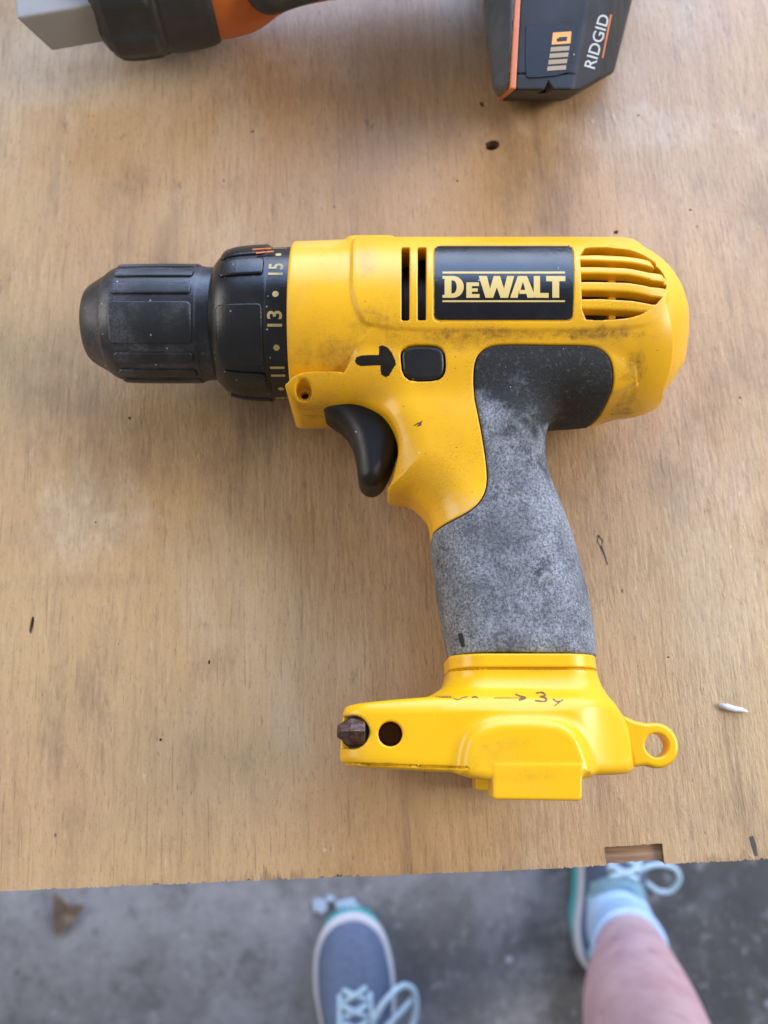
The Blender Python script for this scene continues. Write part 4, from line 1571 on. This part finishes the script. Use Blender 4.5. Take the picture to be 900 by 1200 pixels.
bm = font_polys("RIDGID", 19.5, 0.12)
cut_bm(bm, 6)
an = math.radians(74)
for q in bm.verts:
    x, y = q.co.x * 1.02, q.co.y * 0.95
    # the word runs up the bevel, leaning with it
    q.co = (700 + x * math.cos(an) - y * math.sin(an), 49 - x * math.sin(an) - y * math.cos(an), 0)
decal("brand_lettering", bm, f_batt, M_WHITE, batt, 0.08, 0.1, TO)
flat_on(f_batt, "red_line", [stroke([(716, 17), (706, 68)], 1.6)], M_ORANGE, batt, 0.08)

# ------------------------------------------------------------------ small litter
n = NT("pale_chip")
M_CHIP = n.out((0.66, 0.67, 0.70), 0.5, n.bump(n.noise(600, 3), 0.3, 0.0005))
c0 = np.array([*W(859, 830, 1), 1.0])
pts = [c0 + np.array(q) for q in [(-4.6, 1.0, 0), (-2, 0.4, .4), (0.5, -0.3, .3), (3.2, -.6, .1), (5.2, -1.2, -.2)]]
v, F = tube(pts, [0.75, 1.15, 1.0, 0.8, 0.25], 8, flat=0.7)
tag(link("white_splinter", make_mesh("white_splinter", v, F, c0), M_CHIP, None, c0), "small white splinter lying on the plywood right of the yellow foot", "splinter")


def crumb(c, r, seed, fl=0.6):
    g = np.random.default_rng(seed)
    bm = bmesh.new()
    bmesh.ops.create_icosphere(bm, subdivisions=2, radius=1)
    v = np.array([q.co[:] for q in bm.verts])
    v *= (1 + 0.35 * g.standard_normal((len(v), 1)))
    v = v * np.array([r, r * (0.6 + 0.4 * g.random()), r * fl])
    bm.verts.index_update()
    F = [tuple(q.index for q in f_.verts) for f_ in bm.faces]
    bm.free()
    return v + np.array(c), F


n = NT("crumpled_tissue")
M_TISSUE = n.out((0.34, 0.42, 0.56), 0.9, n.bump(n.noise(300, 4), 0.6, 0.003))
for i, (px, py, r, lab) in enumerate([(406, 1062, 13, "largest crumpled white scrap, on the concrete touching the sneaker toe"),
                                      (387, 1054, 6, "smallest white scrap, on the concrete between the two other scraps"),
                                      (373, 1061, 7, "middle sized white scrap, on the concrete furthest from the sneaker toe")]):
    c = (*W(px, py, FLOOR + 6), FLOOR + 6)
    v, F = crumb(c, r, 11 + i, 0.35)
    tag(link("paper_scrap", make_mesh("paper_scrap", v, F, c, False), M_TISSUE, None, c), lab, "paper scrap", "white scraps on the floor")

n = NT("dry_leaf")
M_LEAF = n.out(n.mix(n.noise(80, 4), (0.07, 0.045, 0.03), (0.20, 0.145, 0.10)), 0.8)
lp = [(62, 1046), (70, 1052), (82, 1062), (99, 1060), (90, 1075), (78, 1085), (68, 1097), (62, 1088), (63, 1070)]
lz = [22, 14, 10, 16, 8, 12, 5, 9, 15]
v = [(*W(a, b, FLOOR + z), FLOOR + z) for (a, b), z in zip(lp, lz)]
cv = (*W(74, 1070, FLOOR + 6), FLOOR + 6)
v = v + [cv] + [(q[0], q[1], q[2] - 1.2) for q in v] + [(cv[0], cv[1], cv[2] - 1.2)]
k = len(lp)
F = [(i, (i + 1) % k, k) for i in range(k)] + [((i + 1) % k + k + 1, i + k + 1, 2 * k + 1) for i in range(k)] + [(i, i + k + 1, (i + 1) % k + k + 1, (i + 1) % k) for i in range(k)]
tag(link("dry_leaf", make_mesh("dry_leaf", v, F, cv, False), M_LEAF, None, cv), "curled dry brown leaf on the concrete below the bench edge", "leaf")

# ------------------------------------------------------------------ the person: lower legs, sock and sneakers
n = NT("skin")
cc = n.mix(n.ramp(n.noise(28, 5, 0.6), 0.3, 0.7), (0.56, 0.33, 0.36), (0.68, 0.46, 0.475))
cc = n.mix(n.ramp(n.noise(60, 4, 0.6, seed=4), 0.60, 0.70, 0, 0.7), cc, (0.34, 0.14, 0.16))
M_SKIN = n.out(cc, 0.5, n.bump(n.noise(350, 3), 0.2, 0.001), spec=0.4)
M_SOCK = mat_plain("pale_blue_sock", (0.42, 0.60, 0.86), 0.85, 0, 0.06, 0.5, 250)
n = NT("sneaker_mesh_fabric")
cc = n.mix(n.ramp(n.noise(500, 2), 0.35, 0.65), (0.070, 0.098, 0.175), (0.125, 0.165, 0.255))
M_SHOE = n.out(cc, 0.8, n.bump(n.noise(900, 2), 0.5, 0.001))
M_SOLE = mat_plain("pale_midsole", (0.52, 0.53, 0.60), 0.6, 0, 0.08, 0.2, 150)
M_TEAL = mat_plain("teal_outsole", (0.05, 0.32, 0.33), 0.6, 0, 0.1, 0.2, 150)
M_COLLAR = mat_plain("pale_aqua_padding", (0.22, 0.38, 0.46), 0.85, 0, 0.1, 0.4, 250)
M_LACE = mat_plain("pale_blue_lace", (0.42, 0.58, 0.69), 0.8, 0, 0.1, 0.5, 300)

OUT = spline([(-8, 0), (16, 4), (36, 24), (42, 60), (41, 110), (44, 160), (50, 205), (47, 245), (32, 275), (8, 287), (-16, 284), (-36, 264), (-46, 225), (-46, 180), (-38, 130), (-36, 90), (-38, 50), (-30, 18)], 4)
P_OUT = Poly(OUT, 1.0, 30)


def shoe_top(y):
    ys = np.array([-20, 0, 20, 60, 100, 130, 160, 200, 235, 265, 290, 310])
    zs = np.array([92, 96, 94, 84, 86, 92, 84, 68, 60, 52, 44, 40])
    return np.interp(y, ys, zs)


def make_shoe(base, rot, mirror, who, flare=0.0):
    """sneaker in its own frame: heel at y=0, toe at y=287, floor at z=0"""
    m = -1.0 if mirror else 1.0
    ca, sa = math.cos(rot), math.sin(rot)

    def world(v):
        v = np.array(v, float)
        x, y = v[:, 0] * m, v[:, 1]
        return np.stack([base[0] + ca * x - sa * y, base[1] + sa * x + ca * y, FLOOR + v[:, 2]], 1)

    def build(name, f, lo, hi, h, mat, parent):
        v, F = surface_nets(f, lo, hi, h)
        g = grad(f, v, 0.4 * h)
        v = v - np.clip((f(v[:, 0], v[:, 1], v[:, 2]))[:, None] * g, -.4 * h, .4 * h)
        if m < 0:
            F = F[:, ::-1]
        return link(name, make_mesh(name, world(v), F, base3), mat, parent, base3)

    base3 = (base[0], base[1], FLOOR)

    def f_up(x, y, z):
        o = P_OUT(x * (1 + 0.0015 * np.clip(z - 20, 0, 80)), y)
        d = rext(o + 5.0, z - shoe_top(y), 26.0)
        ank = np.hypot((x + 1) / 0.95, (y - 64) / 1.35) - 36
        d = smax(d, -np.maximum(ank, 38 - z), 5.0)
        return smax(d, 14 - z, 2.0)

    def f_sole(x, y, z):
        return rext(P_OUT(x, y) + 0.5, np.maximum(z - 30 - 8 * sstep(90, 0, y) - 6 * sstep(230, 285, y), 7 - z), 4.5)

    def f_outs(x, y, z):
        return rext(P_OUT(x, y) + 1.6 - 3.6 * sstep(262, 284, y) - flare * sstep(-15, -36, x) * sstep(25, 70, y), np.maximum(z - 15 - 10 * sstep(240, 290, y) - 8 * sstep(60, 0, y), 0.5 - z), 4.0)

    up = build("sneaker", f_up, (-58, -8, 8), (58, 298, 102), 2.0, M_SHOE, who)
    def f_pad(x, y, z):
        ank = np.hypot((x + 1) / 0.95, (y - 64) / 1.35) - 36
        return smax(smax(f_up(x, y, z) - 1.6, np.abs(ank - 3.0) - 6.5, 2.0), 58 - z, 2.0)

    build("padded_collar", f_pad, (-58, -8, 50), (58, 150, 106), 2.2, M_COLLAR, up)
    build("midsole", f_sole, (-60, -10, 2), (60, 300, 50), 2.2, M_SOLE, up)
    build("outsole", f_outs, (-66, -12, -3), (62, 302, 40), 2.4, M_TEAL, up)
    parts = []
    zt = lambda x, y: float(shoe_top(y)) + 2.0 - 0.006 * x * x
    for i, yy in enumerate(np.linspace(128, 206, 6)):
        w = 17 - 0.6 * i
        a = [(t * w, yy + (6 if i % 2 else -6) * t, zt(t * w, yy) + 1.5 * (1 - abs(t))) for t in np.linspace(-1, 1, 9)]
        parts.append(tube(world(a), 3.0, 8, flat=0.4))
        a = [(t * w, yy + (-7 if i % 2 else 7) * t, zt(t * w, yy) + 3.5 * (1 - abs(t))) for t in np.linspace(-1, 1, 9)]
        parts.append(tube(world(a), 3.0, 8, flat=0.4))
    for sx in (-1, 1):
        a = [(sx * (17 + 1.5 * math.sin(t * 3)), 128 + 80 * t, zt(17, 128 + 80 * t)) for t in np.linspace(0, 1, 12)]
        parts.append(tube(world(a), 2.6, 7, flat=0.5))
    return up, parts, world, base3


M_person = thing("person", "person in navy sneakers standing at the bench, one bare shin above a pale blue sock", "person", (80, -420, FLOOR))

# right leg (photo right)
FR = W(733, 1092, FLOOR + 80)
rbase = (FR[0] - 16, FR[1] - 62)
up_r, parts, wr, b3 = make_shoe(rbase, math.radians(-7), False, M_person, 6.0)
lw = lambda px, py, z: np.array([*W(px, py, FLOOR + z), FLOOR + z])
loop = spline([lw(745, 1030, 78), lw(757, 1019, 84), lw(775, 1014, 86), lw(791, 1018, 80), lw(796, 1030, 72), lw(786, 1043, 66), lw(770, 1046, 68), lw(757, 1037, 74), lw(747, 1031, 78)], 5, False) if False else None


def spl3(P, n=5):
    P = np.array(P, float)
    out = []
    for i in range(len(P) - 1):
        p0, p1, p2, p3_ = P[max(i - 1, 0)], P[i], P[i + 1], P[min(i + 2, len(P) - 1)]
        for t in np.arange(n) / n:
            out.append(0.5 * ((2 * p1) + (-p0 + p2) * t + (2 * p0 - 5 * p1 + 4 * p2 - p3_) * t * t + (-p0 + 3 * p1 - 3 * p2 + p3_) * t ** 3))
    out.append(P[-1])
    return np.array(out)


parts.append(tube(spl3([lw(742, 1026, 84), lw(757, 1016, 86), lw(775, 1013, 84), lw(791, 1018, 78), lw(796, 1031, 70), lw(786, 1044, 62), lw(771, 1044, 62), lw(757, 1034, 70), lw(747, 1030, 80)]), 3.2, 7))
v, F = join_vf(parts)
link("shoelace", make_mesh("shoelace", v, F, b3), M_LACE, up_r, b3)

# left shoe
FLp = W(412, 1069, FLOOR + 30)
rot_l = math.radians(4)
lbase = (FLp[0] + math.sin(rot_l) * 287 - 0, FLp[1] - math.cos(rot_l) * 287)
up_l, parts, wl, b3l = make_shoe(lbase, rot_l, True, M_person)
parts.append(tube(spl3([lw(438, 1196, 88), lw(448, 1178, 90), lw(462, 1162, 84), lw(474, 1155, 76), lw(485, 1161, 70), lw(488, 1180, 64), lw(484, 1200, 60), lw(478, 1215, 66)]), 3.6, 7))
parts.append(tube(spl3([lw(452, 1204, 80), lw(466, 1190, 74), lw(480, 1174, 66), lw(484, 1168, 64)]), 3.4, 7))
v, F = join_vf(parts)
link("shoelace", make_mesh("shoelace", v, F, b3l), M_LACE, up_l, b3l)

# legs: one continuous surface per body, ankles to thighs, joined at the hips
def f_legs(x, y, z):
    zf = z - FLOOR
    d = None
    for s, ank, mid, knee, hip in (
            (1, (FR[0] + 2, FR[1] - 2), W(749, 1180, FLOOR + 280), W(790, 1330, FLOOR + 480), (170, -470)),
            (-1, (lbase[0] - math.sin(rot_l) * 60, lbase[1] + 60), (lbase[0] - 2, lbase[1] + 45), (lbase[0] + 20, lbase[1] + 70), (5, -470))):
        zs = np.array([20, 70, 110, 180, 270, 350, 440, 500, 600, 850])
        k = np.array([0, 0, .15, .5, 1.0, 1.35, 1.7, 2.0, 2.3, 3.0])
        zd = np.arange(0, 1000, 10.0)
        ker = np.exp(-0.5 * (np.arange(-12, 13) / 4.5) ** 2)
        ker /= ker.sum()
        sm_ = lambda v: np.convolve(np.pad(v, 12, mode='edge'), ker, 'valid')
        px = np.interp(zf, zd, sm_(np.interp(zd, zs, np.interp(k, [0, 1, 2, 3], [ank[0], mid[0], knee[0], hip[0]]))))
        py = np.interp(zf, zd, sm_(np.interp(zd, zs, np.interp(k, [0, 1, 2, 3], [ank[1], mid[1], knee[1], hip[1]]))))
        R = np.interp(zf, zd, sm_(np.interp(zd, [20, 60, 100, 140, 200, 280, 340, 420, 480, 540, 700, 850], [34, 34, 35, 37, 46, 56, 58, 52, 53, 58, 76, 84])))
        a = np.hypot((x - px) / 0.95, (y - py) / 1.08) - R
        d = a if d is None else smin(d, a, 12)
    hips = np.sqrt(((x - 88) / 1.7) ** 2 + (y + 480) ** 2 + ((z - FLOOR - 880) / 1.0) ** 2) - 105
    d = smin(d, hips, 40)
    return smax(d * 0.85, np.maximum(30 - zf, zf - 930), 8)


sdf_obj("body", f_legs, (-200, -720, FLOOR + 20), (480, -130, FLOOR + 940), 6.5, M_SKIN, M_person, (80, -420, FLOOR))


def f_sock(x, y, z):
    zf = z - FLOOR
    d = f_legs(x, y, z) - 4.5
    d = smin(d, capsule(x, y, z, (FR[0], FR[1] + 5, FLOOR + 66), (FR[0] - 3, FR[1] + 26, FLOOR + 56), 33), 10)
    top = 150 + 0.18 * (y - FR[1])
    return smax(d, np.maximum(zf - top, 40 - zf), 3.0)


for nm, (cx, cy) in (("sock", (FR[0], FR[1])), ("sock", (lbase[0] - math.sin(rot_l) * 60, lbase[1] + 60))):
    sdf_obj(nm, lambda x, y, z, cx=cx: smax(f_sock(x, y, z), np.abs(x - cx) - 90, 1), (cx - 70, cy - 75, FLOOR + 36), (cx + 70, cy + 105, FLOOR + 170), 3.0, M_SOCK, M_person, (80, -420, FLOOR))
# shorts over thighs and hips
M_SHORT = mat_plain("dark_shorts_cloth", (0.05, 0.055, 0.07), 0.85, 0, 0.1, 0.4, 200)
sdf_obj("shorts", lambda x, y, z: smax(f_legs(x, y, z) - 9 - 0.02 * np.clip(FLOOR + 900 - z, 0, 400), FLOOR + 560 - z, 3), (-240, -740, FLOOR + 540), (500, -130, FLOOR + 960), 9, M_SHORT, M_person, (80, -420, FLOOR))
